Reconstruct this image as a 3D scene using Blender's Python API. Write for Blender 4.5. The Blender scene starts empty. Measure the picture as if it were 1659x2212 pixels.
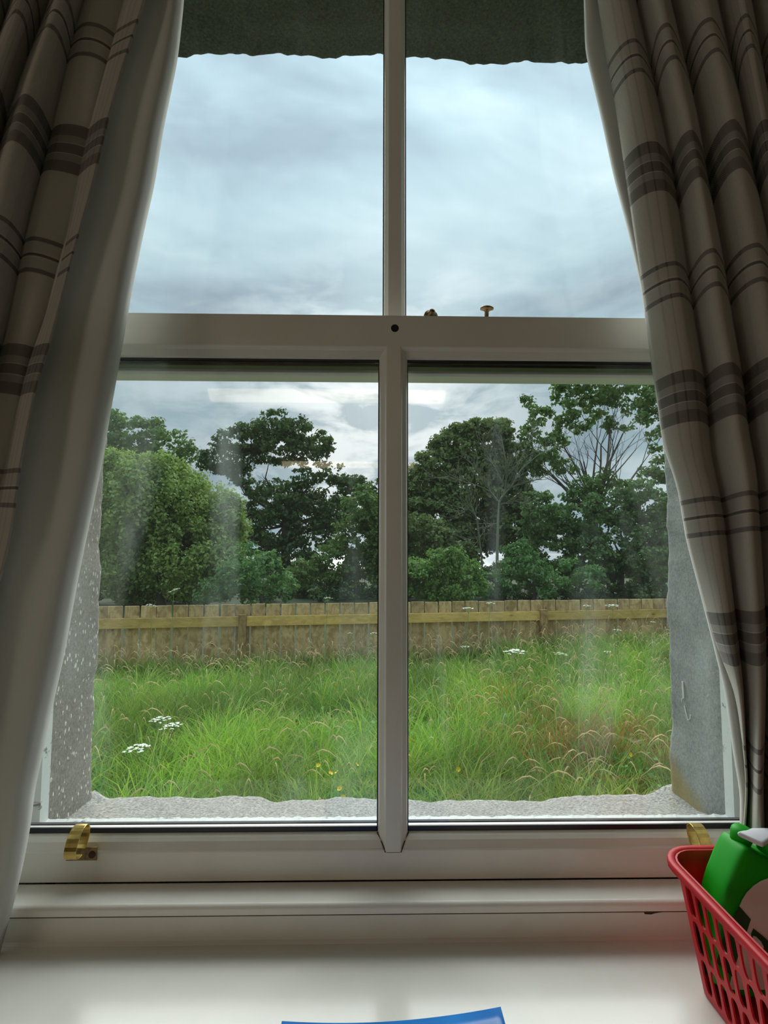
import bpy, bmesh, math, random
import numpy as np
from mathutils import Matrix, Vector, Euler

S = bpy.context.scene
COL = S.collection
random.seed(7)
RNG = np.random.default_rng(11)

# ------------------------------------------------------------------ camera
# eye at the origin; x right, y out of the window, z up; the room's floor is at z = -1.4
F = 1150.0; PITCH = math.radians(4.28); YAW = math.radians(1.04); ROLL = math.radians(0.14)
cam_d = bpy.data.cameras.new('camera'); cam = bpy.data.objects.new('camera', cam_d); COL.objects.link(cam)
cam_d.sensor_fit = 'VERTICAL'; cam_d.sensor_height = 36.0; cam_d.lens = 36.0 * F / 2212.0
cam_d.clip_start = 0.02; cam_d.clip_end = 2000
RM = Matrix.Rotation(-YAW, 3, 'Z') @ Matrix.Rotation(math.pi / 2 + PITCH, 3, 'X') @ Matrix.Rotation(ROLL, 3, 'Z')
cam.rotation_euler = RM.to_euler()
S.camera = cam

def ray(px, py):
    return RM @ Vector(((px - 829.5) / F, -(py - 1106.0) / F, -1.0))
def P(px, py, Y):            # the point at distance Y beyond the eye seen at that place of the photograph
    d = ray(px, py); return d * (Y / d.y)
def PZ(px, py, z):
    d = ray(px, py); return d * (z / d.z)

# ------------------------------------------------------------------ sky, light, exposure
S.view_settings.view_transform = 'Standard'; S.view_settings.look = 'None'
S.view_settings.gamma = 1.0; S.view_settings.use_curve_mapping = False
S.view_settings.exposure = 0.0

W = bpy.data.worlds.new('overcast_sky'); S.world = W; W.use_nodes = True
def build_world():
    nt = W.node_tree; nt.nodes.clear(); N = nt.nodes.new; L = nt.links.new
    out = N('ShaderNodeOutputWorld'); bg = N('ShaderNodeBackground'); L(bg.outputs[0], out.inputs[0])
    tc = N('ShaderNodeTexCoord')
    mp = N('ShaderNodeMapping'); mp.inputs['Scale'].default_value = (1, 1, 2.6); L(tc.outputs['Generated'], mp.inputs[0])
    def noise(scale, detail, rough, dist=0.0, off=(0, 0, 0)):
        m = N('ShaderNodeVectorMath'); m.operation = 'ADD'; L(mp.outputs[0], m.inputs[0]); m.inputs[1].default_value = off
        n = N('ShaderNodeTexNoise'); n.inputs['Scale'].default_value = scale; n.inputs['Detail'].default_value = detail
        n.inputs['Roughness'].default_value = rough; n.inputs['Distortion'].default_value = dist; L(m.outputs[0], n.inputs['Vector']); return n.outputs[0]
    def ramp(src, stops):
        r = N('ShaderNodeValToRGB'); L(src, r.inputs[0]); e = r.color_ramp.elements
        while len(e) < len(stops): e.new(0.5)
        for k, (p, c) in enumerate(stops): e[k].position = p; e[k].color = (*c, 1)
        return r.outputs[0]
    def mix(f, a, b, mode='MIX'):
        m = N('ShaderNodeMix'); m.data_type = 'RGBA'; m.blend_type = mode
        if isinstance(f, float): m.inputs[0].default_value = f
        else: L(f, m.inputs[0])
        for s, i in ((a, 6), (b, 7)):
            if isinstance(s, tuple): m.inputs[i].default_value = (*s, 1)
            else: L(s, m.inputs[i])
        return m.outputs[2]
    def math_(op, a, b=None, clamp=False):
        m = N('ShaderNodeMath'); m.operation = op; m.use_clamp = clamp
        for s, i in ((a, 0), (b, 1)):
            if s is None: continue
            if isinstance(s, (int, float)): m.inputs[i].default_value = s
            else: L(s, m.inputs[i])
        return m.outputs[0]
    # broad layers of cloud
    base = ramp(noise(2.3, 5, 0.5, 0.5, (3.1, 0.4, 1.2)), [(0.36, (0.27, 0.35, 0.42)), (0.5, (0.37, 0.49, 0.56)), (0.66, (0.52, 0.64, 0.70))])
    # the thinner, brighter break in the cloud around the hidden sun
    sd = ray(805, 900).normalized()
    dt = N('ShaderNodeVectorMath'); dt.operation = 'DOT_PRODUCT'; L(tc.outputs['Generated'], dt.inputs[0]); dt.inputs[1].default_value = sd
    sep = N('ShaderNodeSeparateXYZ'); L(tc.outputs['Generated'], sep.inputs[0])
    glow = math_('POWER', math_('MAXIMUM', dt.outputs['Value'], 0.0), 60)
    puffs = ramp(noise(7.0, 8, 0.58, 0.4, (0.3, 2.0, 0.7)), [(0.44, (0, 0, 0)), (0.60, (1, 1, 1))])
    low = N('ShaderNodeMapRange'); L(sep.outputs[2], low.inputs[0]); low.inputs[1].default_value = 0.12; low.inputs[2].default_value = 0.52; low.inputs[3].default_value = 1.0; low.inputs[4].default_value = 0.06
    pf = math_('MULTIPLY', math_('MULTIPLY', puffs, low.outputs[0]), math_('ADD', 0.40, math_('MULTIPLY', glow, 1.5)), True)
    c = mix(pf, base, (0.86, 0.92, 0.95))
    c = mix(math_('MULTIPLY', math_('ADD', 0.35, math_('MULTIPLY', puffs, 0.6)), glow, True), c, (1.05, 1.08, 1.1))
    # an overcast sky brightens towards the zenith
    z = N('ShaderNodeMapRange'); L(sep.outputs[2], z.inputs[0]); z.inputs[1].default_value = 0.15; z.inputs[2].default_value = 1.0; z.inputs[3].default_value = 0.88; z.inputs[4].default_value = 2.2; z.interpolation_type = 'SMOOTHSTEP'
    mul = N('ShaderNodeVectorMath'); mul.operation = 'SCALE'; L(c, mul.inputs[0]); L(z.outputs[0], mul.inputs['Scale'])
    L(mul.outputs[0], bg.inputs[0]); bg.inputs[1].default_value = 1.12
build_world()

# unseen fill light added at the side wall to brighten the room
ar = bpy.data.lights.new('room_fill_light', 'AREA'); ar.shape = 'RECTANGLE'; ar.size = 1.6; ar.size_y = 1.3
ar.energy = 19; ar.color = (1.0, 0.88, 0.70)
aro = bpy.data.objects.new('room_fill_light', ar); COL.objects.link(aro)
aro.location = (-4.42, -2.4, 0.1); aro.rotation_euler = (0, math.radians(-90), 0)

# the sun behind thin cloud, ahead of the window: very soft
sl = bpy.data.lights.new('veiled_sun', 'SUN'); sl.energy = 4.8; sl.angle = math.radians(70); sl.color = (1.0, 0.98, 0.94)
slo = bpy.data.objects.new('veiled_sun', sl); COL.objects.link(slo)
slo.rotation_euler = Vector((-0.03, -math.cos(math.radians(36)), -math.sin(math.radians(36)))).to_track_quat('-Z', 'Y').to_euler()

# ------------------------------------------------------------------ materials
def newmat(name):
    m = bpy.data.materials.new(name); m.use_nodes = True; nt = m.node_tree; nt.nodes.clear()
    return m, nt
class G:
    """small node-graph helper"""
    def __init__(s, nt): s.nt = nt
    def n(s, t, **kw):
        x = s.nt.nodes.new('ShaderNode' + t)
        for k, v in kw.items(): setattr(x, k, v)
        return x
    def l(s, a, b): s.nt.links.new(a, b)
    def put(s, v, sock):
        if v is None: return
        if isinstance(v, bpy.types.NodeSocket): s.l(v, sock)
        elif isinstance(v, (tuple, list)) and len(v) == 3 and sock.type == 'RGBA': sock.default_value = (*v, 1)
        else: sock.default_value = v
    def math(s, op, a, b=None, c=None, clamp=False):
        m = s.n('Math', operation=op, use_clamp=clamp)
        for i, v in enumerate((a, b, c)): s.put(v, m.inputs[i])
        return m.outputs[0]
    def mix(s, f, a, b, mode='MIX'):
        m = s.n('Mix', data_type='RGBA', blend_type=mode); s.put(f, m.inputs[0]); s.put(a, m.inputs[6]); s.put(b, m.inputs[7]); return m.outputs[2]
    def coord(s, kind='Object', scale=(1, 1, 1), loc=None):
        t = s.n('TexCoord'); m = s.n('Mapping'); s.l(t.outputs[kind], m.inputs[0]); m.inputs['Scale'].default_value = scale
        if loc is not None: s.put(loc, m.inputs['Location'])
        return m.outputs[0]
    def noise(s, vec, scale, detail=4, rough=0.5, dist=0.0):
        n = s.n('TexNoise'); s.l(vec, n.inputs['Vector']); n.inputs['Scale'].default_value = scale
        n.inputs['Detail'].default_value = detail; n.inputs['Roughness'].default_value = rough; n.inputs['Distortion'].default_value = dist
        return n.outputs[0]
    def voro(s, vec, scale):
        n = s.n('TexVoronoi'); s.l(vec, n.inputs['Vector']); n.inputs['Scale'].default_value = scale; return n
    def ramp(s, src, stops, interp='LINEAR'):
        r = s.n('ValToRGB'); s.l(src, r.inputs[0]); r.color_ramp.interpolation = interp; e = r.color_ramp.elements
        while len(e) < len(stops): e.new(0.5)
        for k, (p, c) in enumerate(stops):
            if isinstance(c, (int, float)): c = (c, c, c)
            e[k].position = p; e[k].color = (*c, 1)
        return r.outputs[0]
    def bump(s, h, strength=0.3, dist=0.001):
        b = s.n('Bump'); s.l(h, b.inputs['Height']); b.inputs['Strength'].default_value = strength; b.inputs['Distance'].default_value = dist; return b.outputs[0]
    def out(s, sh):
        o = s.n('OutputMaterial'); s.l(sh, o.inputs[0])
    def pbr(s, color, rough=0.5, metal=0.0, normal=None, spec=0.5, **kw):
        p = s.n('BsdfPrincipled'); s.put(color, p.inputs['Base Color']); s.put(rough, p.inputs['Roughness']); s.put(metal, p.inputs['Metallic'])
        p.inputs['Specular IOR Level'].default_value = spec
        if normal is not None: s.l(normal, p.inputs['Normal'])
        for k, v in kw.items(): s.put(v, p.inputs[k])
        return p.outputs[0]

def simple(name, color, rough=0.5, metal=0.0, var=0.08, vscale=12, bump=0.0, bscale=60, spec=0.5):
    m, nt = newmat(name); g = G(nt); v = g.coord()
    n = g.noise(v, vscale, 4)
    c = g.mix(n, tuple(x * (1 - var) for x in color), tuple(min(1, x * (1 + var)) for x in color))
    nm = g.bump(g.noise(v, bscale, 3), bump) if bump else None
    g.out(g.pbr(c, rough, metal, nm, spec)); return m

def paint_mat(name, color, rough, stain=(0.42, 0.33, 0.2), st=0.15):
    m, nt = newmat(name); g = G(nt); v = g.coord()
    n = g.noise(v, 9, 6, 0.6); n2 = g.noise(g.coord(scale=(1, 1, 6)), 40, 4, 0.6)
    c = g.mix(g.math('MULTIPLY', g.ramp(n, [(0.45, 0), (0.75, 1)]), st), color, stain)
    sp = g.voro(v, 26); spk = g.ramp(sp.outputs['Distance'], [(0.0, 1), (0.035, 1), (0.05, 0)])
    keep = g.ramp(g.noise(v, 3.1, 2), [(0.60, 0), (0.64, 1)])
    c = g.mix(g.math('MULTIPLY', g.math('MULTIPLY', spk, keep), 0.7), c, (0.09, 0.06, 0.04))
    h = g.noise(g.coord(scale=(1, 1, 2)), 120, 3)
    g.out(g.pbr(c, rough, 0, g.bump(h, 0.12, 0.0006), 0.5)); return m

M = {}
M['paint'] = paint_mat('gloss_white_paint', (0.80, 0.775, 0.71), 0.28)
M['board_paint'] = paint_mat('board_gloss_paint', (0.85, 0.835, 0.785), 0.17, st=0.10)
M['wall'] = simple('plaster', (0.62, 0.58, 0.50), 0.9, bump=0.2)
M['ceil'] = simple('ceiling_paint', (0.75, 0.73, 0.68), 0.9)
M['floor'] = simple('floor_carpet', (0.16, 0.14, 0.12), 0.95, bump=0.3, bscale=200)
M['gasket'] = simple('black_glazing_seal', (0.012, 0.012, 0.016), 0.35)
M['black'] = simple('dark_hole', (0.006, 0.006, 0.006), 0.7)
M['chip'] = simple('bare_brown_wood', (0.06, 0.022, 0.014), 0.7)

def peeling_mat():
    m, nt = newmat('weathered_outer_paint'); g = G(nt); v = g.coord(scale=(1, 1, 1))
    n = g.noise(g.coord(scale=(1, 3, 3)), 14, 7, 0.65)
    dark = g.ramp(n, [(0.60, 0), (0.66, 1)])
    c = g.mix(dark, (0.72, 0.76, 0.74), (0.13, 0.12, 0.12))
    g.out(g.pbr(c, 0.6, 0, g.bump(n, 0.4, 0.002))); return m
M['peel'] = peeling_mat()
M['subsill'] = simple('old_dark_sill', (0.07, 0.065, 0.07), 0.9, var=0.5, vscale=30, bump=0.4)

def stone_mat(name, a, b, speck=None, speck_amt=0.0, stain=None, rough=0.9, grain=0.35, stain_box=None):
    m, nt = newmat(name); g = G(nt); v = g.coord()
    n1 = g.noise(v, 8, 8, 0.65); n2 = g.noise(v, 190, 4, 0.7)
    c = g.mix(g.ramp(n1, [(0.32, 0), (0.7, 1)]), a, b)
    c = g.mix(grain, c, g.ramp(n2, [(0.35, tuple(x * 0.35 for x in a)), (0.65, tuple(min(1, x * 1.7) for x in b))]))
    if speck:
        vv = g.voro(g.coord(scale=(1, 1, 0.6)), 105); keep = g.ramp(g.noise(v, 38, 4, 0.7), [(0.46, 0), (0.52, 1)])
        s = g.ramp(vv.outputs['Distance'], [(0, 1), (0.22, 1), (0.30, 0)])
        sepz = g.n('SeparateXYZ'); g.l(v, sepz.inputs[0])
        fall = g.n('MapRange'); g.l(sepz.outputs[2], fall.inputs[0])
        fall.inputs[1].default_value = -0.2; fall.inputs[2].default_value = 0.3; fall.inputs[3].default_value = 1; fall.inputs[4].default_value = 0.15
        c = g.mix(g.math('MULTIPLY', g.math('MULTIPLY', g.math('MULTIPLY', s, keep), speck_amt), fall.outputs[0]), c, speck)
    if stain:
        sp = g.n('SeparateXYZ'); g.l(v, sp.inputs[0])
        dz = g.math('SUBTRACT', stain_box[1], sp.outputs[2]); dy = g.math('MULTIPLY', g.math('SUBTRACT', sp.outputs[1], stain_box[0]), 0.6)
        k = g.math('ADD', g.math('ADD', dz, dy), g.math('MULTIPLY', g.math('SUBTRACT', n1, 0.5), 0.12))
        c = g.mix(g.math('MULTIPLY', g.ramp(k, [(0.0, 0), (0.025, 1)]), 0.8), c, stain)
    h = g.math('ADD', g.math('MULTIPLY', n2, 0.4), n1)
    g.out(g.pbr(c, rough, 0, g.bump(h, 0.55, 0.006), 0.2)); return m
M['lintel'] = stone_mat('mossy_lintel_stone', (0.06, 0.062, 0.047), (0.12, 0.122, 0.095), (0.5, 0.55, 0.52), 0.6, grain=0.5)
M['jambL'] = stone_mat('speckled_jamb_stone', (0.20, 0.185, 0.155), (0.29, 0.265, 0.225), (0.80, 0.80, 0.74), 1.0)
M['jambR'] = stone_mat('grey_jamb_stone', (0.15, 0.165, 0.155), (0.34, 0.36, 0.34), stain=(0.33, 0.25, 0.07), stain_box=(1.05, -0.405), grain=0.25)
M['sillst'] = stone_mat('granite_sill_stone', (0.20, 0.19, 0.17), (0.38, 0.37, 0.34), grain=0.6)
M['render'] = stone_mat('outer_wall_render', (0.3, 0.29, 0.26), (0.38, 0.37, 0.34))

def glass_mat(name, smear=0.5, streak=True):
    m, nt = newmat(name); g = G(nt)
    tr = g.n('BsdfTransparent'); tr.inputs[0].default_value = (0.955, 0.975, 0.965, 1)
    gl = g.n('BsdfGlossy'); gl.inputs['Roughness'].default_value = 0.02
    lw = g.n('LayerWeight'); lw.inputs['Blend'].default_value = 0.5      # facing: 0 straight on, 1 grazing
    fr_ = g.math('ADD', 0.045, g.math('MULTIPLY', g.math('POWER', lw.outputs['Facing'], 5.0), 0.9))
    mx = g.n('MixShader'); g.l(fr_, mx.inputs[0]); g.l(tr.outputs[0], mx.inputs[1]); g.l(gl.outputs[0], mx.inputs[2])
    # greasy haze and wiped streaks lying on the pane
    v = g.coord(scale=(5.0, 1, 0.9)); n = g.noise(v, 2.2, 3, 0.5, 0.6)
    n2 = g.noise(g.coord(scale=(1, 1, 1)), 3.2, 5, 0.6, 1.0)
    haze = g.math('MULTIPLY', g.ramp(n, [(0.52, 0), (0.75, 1)]), g.ramp(n2, [(0.4, 0.1), (0.68, 1)]))
    df = g.n('BsdfDiffuse'); df.inputs[0].default_value = (0.75, 0.85, 0.85, 1)
    tl = g.n('BsdfTranslucent'); tl.inputs[0].default_value = (0.75, 0.85, 0.85, 1)
    dm = g.n('MixShader'); dm.inputs[0].default_value = 0.6; g.l(df.outputs[0], dm.inputs[1]); g.l(tl.outputs[0], dm.inputs[2])
    m2 = g.n('MixShader'); g.l(g.math('ADD', g.math('MULTIPLY', haze, smear), 0.006), m2.inputs[0]); g.l(mx.outputs[0], m2.inputs[1]); g.l(dm.outputs[0], m2.inputs[2])
    g.out(m2.outputs[0]); return m
M['glass'] = glass_mat('window_glass', 0.12)
M['glass_top'] = glass_mat('upper_window_glass', 0.04)

def brass_mat(name, color, rough, tarnish):
    m, nt = newmat(name); g = G(nt); n = g.noise(g.coord(), 90, 5, 0.6)
    c = g.mix(g.math('MULTIPLY', g.ramp(n, [(0.45, 0), (0.65, 1)]), tarnish), color, tuple(x * 0.25 for x in color))
    g.out(g.pbr(c, g.math('ADD', rough, g.math('MULTIPLY', n, 0.15)), 0.9)); return m
M['brass'] = brass_mat('polished_brass', (0.80, 0.60, 0.20), 0.14, 0.35)
M['brass_old'] = brass_mat('tarnished_brass', (0.30, 0.21, 0.10), 0.4, 0.8)

def plaid_mat():
    m, nt = newmat('checked_wool_cloth'); g = G(nt)
    uv = g.n('UVMap'); sep = g.n('SeparateXYZ'); g.l(uv.outputs[0], sep.inputs[0]); u, v = sep.outputs[0], sep.outputs[1]
    Pv = 0.330
    fv = g.math('FRACT', g.math('ADD', g.math('DIVIDE', g.math('SUBTRACT', v, 9.2), Pv), 0.75))
    K = lambda mm: mm / 1000.0 / Pv
    def bands(f, centre, items):           # items: (offset mm, width mm, strength)
        stops = [(0.0, 0.0)]
        for o, w, s_ in sorted(items):
            a = centre + K(o - w / 2); b = centre + K(o + w / 2)
            if abs(stops[-1][0] - a) < 1e-4 and len(stops) > 1: stops[-1] = (a, s_)
            else: stops.append((a, s_))
            stops.append((b, 0.0))
        return g.ramp(f, stops, 'CONSTANT')
    hz = bands(fv, 0.25, [(-23.5, 6.6, 0.72), (0, 5, 0.88), (23.5, 6.6, 0.72)])
    hz2 = bands(fv, 0.75, [(-27, 17, 0.72), (-13.5, 10, 0.42), (0, 15, 0.76), (13.5, 10, 0.42), (27, 17, 0.74)])
    hz3 = bands(fv, 0.25, [(-12, 16, 0.10), (12, 16, 0.10)])
    fu = g.math('FRACT', g.math('DIVIDE', u, Pv))
    vt = bands(fu, 0.25, [(-23.5, 6, 0.45), (0, 4, 0.55), (23.5, 6, 0.45)])
    vt2 = bands(fu, 0.75, [(-27, 17, 0.30), (-13.5, 10, 0.15), (0, 15, 0.33), (13.5, 10, 0.15), (27, 17, 0.30)])
    hsum = g.math('MAXIMUM', g.math('MAXIMUM', hz, hz2), hz3); vsum = g.math('MAXIMUM', vt, vt2)
    tw = g.math('SINE', g.math('MULTIPLY', g.math('ADD', g.math('MULTIPLY', u, 1.3), v), 2 * math.pi / 0.0034))
    tw01 = g.math('ADD', g.math('MULTIPLY', tw, 0.5), 0.5)
    d = g.math('ADD', hsum, g.math('MULTIPLY', vsum, 0.38), clamp=True)
    d = g.math('MULTIPLY', d, g.math('ADD', 0.72, g.math('MULTIPLY', tw01, 0.36)))
    n = g.noise(uv.outputs[0], 260, 3, 0.6)
    base = g.mix(n, (0.50, 0.47, 0.42), (0.62, 0.585, 0.525))
    c = g.mix(d, base, (0.055, 0.05, 0.048))
    h = g.math('ADD', g.math('MULTIPLY', tw, 0.25), n)
    df = g.pbr(c, 0.95, 0, g.bump(h, 0.35, 0.0008), 0.1, **{'Sheen Weight': 0.25, 'Sheen Roughness': 0.5})
    tl = g.n('BsdfTranslucent'); g.l(c, tl.inputs[0])
    mx = g.n('MixShader'); mx.inputs[0].default_value = 0.16; g.l(df, mx.inputs[1]); g.l(tl.outputs[0], mx.inputs[2])
    g.out(mx.outputs[0]); return m
M['plaid'] = plaid_mat()
def lining_mat():
    m, nt = newmat('white_lining_cloth'); g = G(nt); v = g.coord(); n = g.noise(v, 300, 3); n2 = g.noise(v, 5, 3)
    c = g.mix(n2, (0.60, 0.60, 0.57), (0.70, 0.70, 0.66))
    df = g.pbr(c, 0.9, 0, g.bump(n, 0.2, 0.0006), 0.15)
    tl = g.n('BsdfTranslucent'); g.l(c, tl.inputs[0])
    mx = g.n('MixShader'); mx.inputs[0].default_value = 0.16; g.l(df, mx.inputs[1]); g.l(tl.outputs[0], mx.inputs[2])
    g.out(mx.outputs[0]); return m
M['lining'] = lining_mat()

def plastic(name, color, rough=0.4, sub=0.0):
    m, nt = newmat(name); g = G(nt); n = g.noise(g.coord(), 300, 3)
    kw = {}
    df = g.pbr(color, rough, 0, g.bump(n, 0.06, 0.0004), 0.5)
    if sub:
        tl = g.n('BsdfTranslucent'); tl.inputs[0].default_value = (*color, 1)
        mx = g.n('MixShader'); mx.inputs[0].default_value = sub; g.l(df, mx.inputs[1]); g.l(tl.outputs[0], mx.inputs[2]); g.out(mx.outputs[0])
    else: g.out(df)
    return m
M['red'] = plastic('red_plastic', (0.72, 0.026, 0.040), 0.45, 0.28)
M['green'] = plastic('bright_green_plastic', (0.002, 0.46, 0.006), 0.5, 0.2)
M['cap'] = plastic('white_cap_plastic', (0.86, 0.89, 0.96), 0.4)
M['label_white'] = plastic('white_label_print', (0.84, 0.85, 0.80), 0.5)
M['label_green'] = plastic('dark_green_label_print', (0.012, 0.085, 0.03), 0.5)
def booklet_mat():
    m, nt = newmat('blue_printed_cover'); g = G(nt)
    n = g.noise(g.coord(scale=(1, 1, 1)), 9, 3)
    g.out(g.pbr(g.mix(g.ramp(n, [(0.35, 0), (0.65, 1)]), (0.012, 0.13, 0.46), (0.02, 0.26, 0.74)), 0.3)); return m
M['blue'] = booklet_mat()
M['paper'] = simple('white_paper_edge', (0.75, 0.75, 0.78), 0.8)

def wood_mat(name, a, b, dark, stainy=0.4):
    m, nt = newmat(name); g = G(nt); oi = g.n('ObjectInfo')
    t = g.n('TexCoord'); add = g.n('VectorMath', operation='ADD'); g.l(t.outputs['Object'], add.inputs[0])
    sc = g.n('VectorMath', operation='SCALE'); sc.inputs[0].default_value = (37.0, 11.0, 53.0); g.l(oi.outputs['Random'], sc.inputs['Scale']); g.l(sc.outputs[0], add.inputs[1])
    mp = g.n('Mapping'); g.l(add.outputs[0], mp.inputs[0])
    long_z = name.startswith('board')
    mp.inputs['Scale'].default_value = (9, 9, 1.3) if long_z else (1.3, 9, 9)
    gr = g.noise(mp.outputs[0], 5, 6, 0.6, 1.4)
    mp2 = g.n('Mapping'); g.l(add.outputs[0], mp2.inputs[0]); mp2.inputs['Scale'].default_value = (1, 1, 0.55) if long_z else (0.5, 1, 1)
    kn = g.voro(mp2.outputs[0], 7.5); knot = g.ramp(kn.outputs['Distance'], [(0.05, 1), (0.13, 0)])
    st = g.noise(mp2.outputs[0], 15, 5, 0.65, 0.8)
    c = g.mix(g.ramp(gr, [(0.35, 0), (0.65, 1)]), a, b)
    c = g.mix(g.math('MULTIPLY', g.ramp(st, [(0.44, 0), (0.60, 1)]), stainy * 1.5), c, dark)
    c = g.mix(g.math('MULTIPLY', knot, 0.65), c, tuple(x * 0.45 for x in dark))
    tint = g.n('HueSaturation'); g.l(c, tint.inputs['Color']); g.l(g.math('ADD', 0.82, g.math('MULTIPLY', oi.outputs['Random'], 0.34)), tint.inputs['Value'])
    g.out(g.pbr(tint.outputs[0], 0.8, 0, g.bump(gr, 0.3, 0.003), 0.2)); return m
M['board'] = wood_mat('board_pine', (0.50, 0.35, 0.17), (0.62, 0.46, 0.25), (0.22, 0.125, 0.04))
M['rail'] = wood_mat('rail_pine', (0.56, 0.36, 0.10), (0.66, 0.47, 0.18), (0.34, 0.22, 0.07), 0.35)
M['post'] = wood_mat('board_post', (0.33, 0.22, 0.10), (0.42, 0.28, 0.13), (0.18, 0.10, 0.04), 0.5)

def leaf_mat(name, a, b, trans=0.35, yellow=None):
    m, nt = newmat(name); g = G(nt); geo = g.n('NewGeometry'); v = g.coord()
    n = g.noise(v, 0.9, 4, 0.6)
    f = g.math('ADD', g.math('MULTIPLY', geo.outputs['Random Per Island'], 0.5), g.math('MULTIPLY', g.ramp(n, [(0.3, 0), (0.7, 1)]), 0.5))
    c = g.mix(f, a, b)
    df = g.n('BsdfDiffuse'); g.l(c, df.inputs[0])
    tl = g.n('BsdfTranslucent'); g.l(g.mix(0.5, c, (0.25, 0.36, 0.03), 'MIX') if yellow else c, tl.inputs[0])
    mx = g.n('MixShader'); mx.inputs[0].default_value = trans; g.l(df.outputs[0], mx.inputs[1]); g.l(tl.outputs[0], mx.inputs[2])
    gl = g.n('BsdfGlossy'); gl.inputs['Roughness'].default_value = 0.45
    m2 = g.n('MixShader'); m2.inputs[0].default_value = 0.035; g.l(mx.outputs[0], m2.inputs[1]); g.l(gl.outputs[0], m2.inputs[2])
    g.out(m2.outputs[0]); return m
def attr_mat(name, trans=0.3, rough=0.5):
    m, nt = newmat(name); g = G(nt); at = g.n('Attribute'); at.attribute_name = 'Col'
    df = g.n('BsdfDiffuse'); g.l(at.outputs[0], df.inputs[0]); tl = g.n('BsdfTranslucent'); g.l(at.outputs[0], tl.inputs[0])
    mx = g.n('MixShader'); mx.inputs[0].default_value = trans; g.l(df.outputs[0], mx.inputs[1]); g.l(tl.outputs[0], mx.inputs[2])
    gl = g.n('BsdfGlossy'); gl.inputs['Roughness'].default_value = rough
    m2 = g.n('MixShader'); m2.inputs[0].default_value = 0.03; g.l(mx.outputs[0], m2.inputs[1]); g.l(gl.outputs[0], m2.inputs[2])
    g.out(m2.outputs[0]); return m
M['grass'] = attr_mat('grass_blades'); M['soil'] = simple('turf_soil', (0.035, 0.055, 0.015), 0.95, var=0.5, vscale=6, bump=0.5)
M['bark'] = simple('grey_bark', (0.11, 0.09, 0.07), 0.9, var=0.5, vscale=5)
M['lichen'] = simple('lichen_covered_twigs', (0.15, 0.16, 0.10), 0.9, var=0.5, vscale=3)
M['stem'] = simple('green_stem', (0.22, 0.33, 0.10), 0.7)
M['umbel'] = simple('cream_white_petals', (0.85, 0.86, 0.74), 0.8)
M['umbel_green'] = simple('greenish_petals', (0.52, 0.62, 0.33), 0.8)
M['yellow'] = simple('yellow_petals', (0.85, 0.62, 0.02), 0.6)
def water_mat():
    m, nt = newmat('loch_water'); g = G(nt); n = g.noise(g.coord(scale=(1, 0.3, 1)), 1.2, 4)
    g.out(g.pbr((0.10, 0.13, 0.15), 0.08, 0, g.bump(n, 0.2, 0.05))); return m
M['water'] = water_mat()
def emis(name, c, s):
    m, nt = newmat(name); g = G(nt); e = g.n('Emission'); e.inputs[0].default_value = (*c, 1); e.inputs[1].default_value = s; g.out(e.outputs[0]); return m
M['lamp'] = emis('lamp_diffuser_glow', (1.0, 0.80, 0.5), 2.6)

# ------------------------------------------------------------------ object helpers
def tag(o, label=None, cat=None, group=None, kind=None):
    if label: o['label'] = label
    if cat: o['category'] = cat
    if group: o['group'] = group
    if kind: o['kind'] = kind
    return o
def empty(name, loc=(0, 0, 0), rz=0.0, **kw):
    o = bpy.data.objects.new(name, None); COL.objects.link(o); o.location = loc; o.rotation_euler = (0, 0, rz); o.empty_display_size = 0.05
    return tag(o, **kw)
def link(name, me, mat, parent=None, smooth=False, bevel=0.0, seg=2, **kw):
    if mat is not None and not me.materials: me.materials.append(mat)
    o = bpy.data.objects.new(name, me); COL.objects.link(o)
    if parent is not None: o.parent = parent
    if smooth: me.polygons.foreach_set('use_smooth', [True] * len(me.polygons))
    if bevel:
        b = o.modifiers.new('bevel', 'BEVEL'); b.width = bevel; b.segments = seg; b.limit_method = 'ANGLE'; b.angle_limit = math.radians(40)
    return tag(o, **kw)
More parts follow.
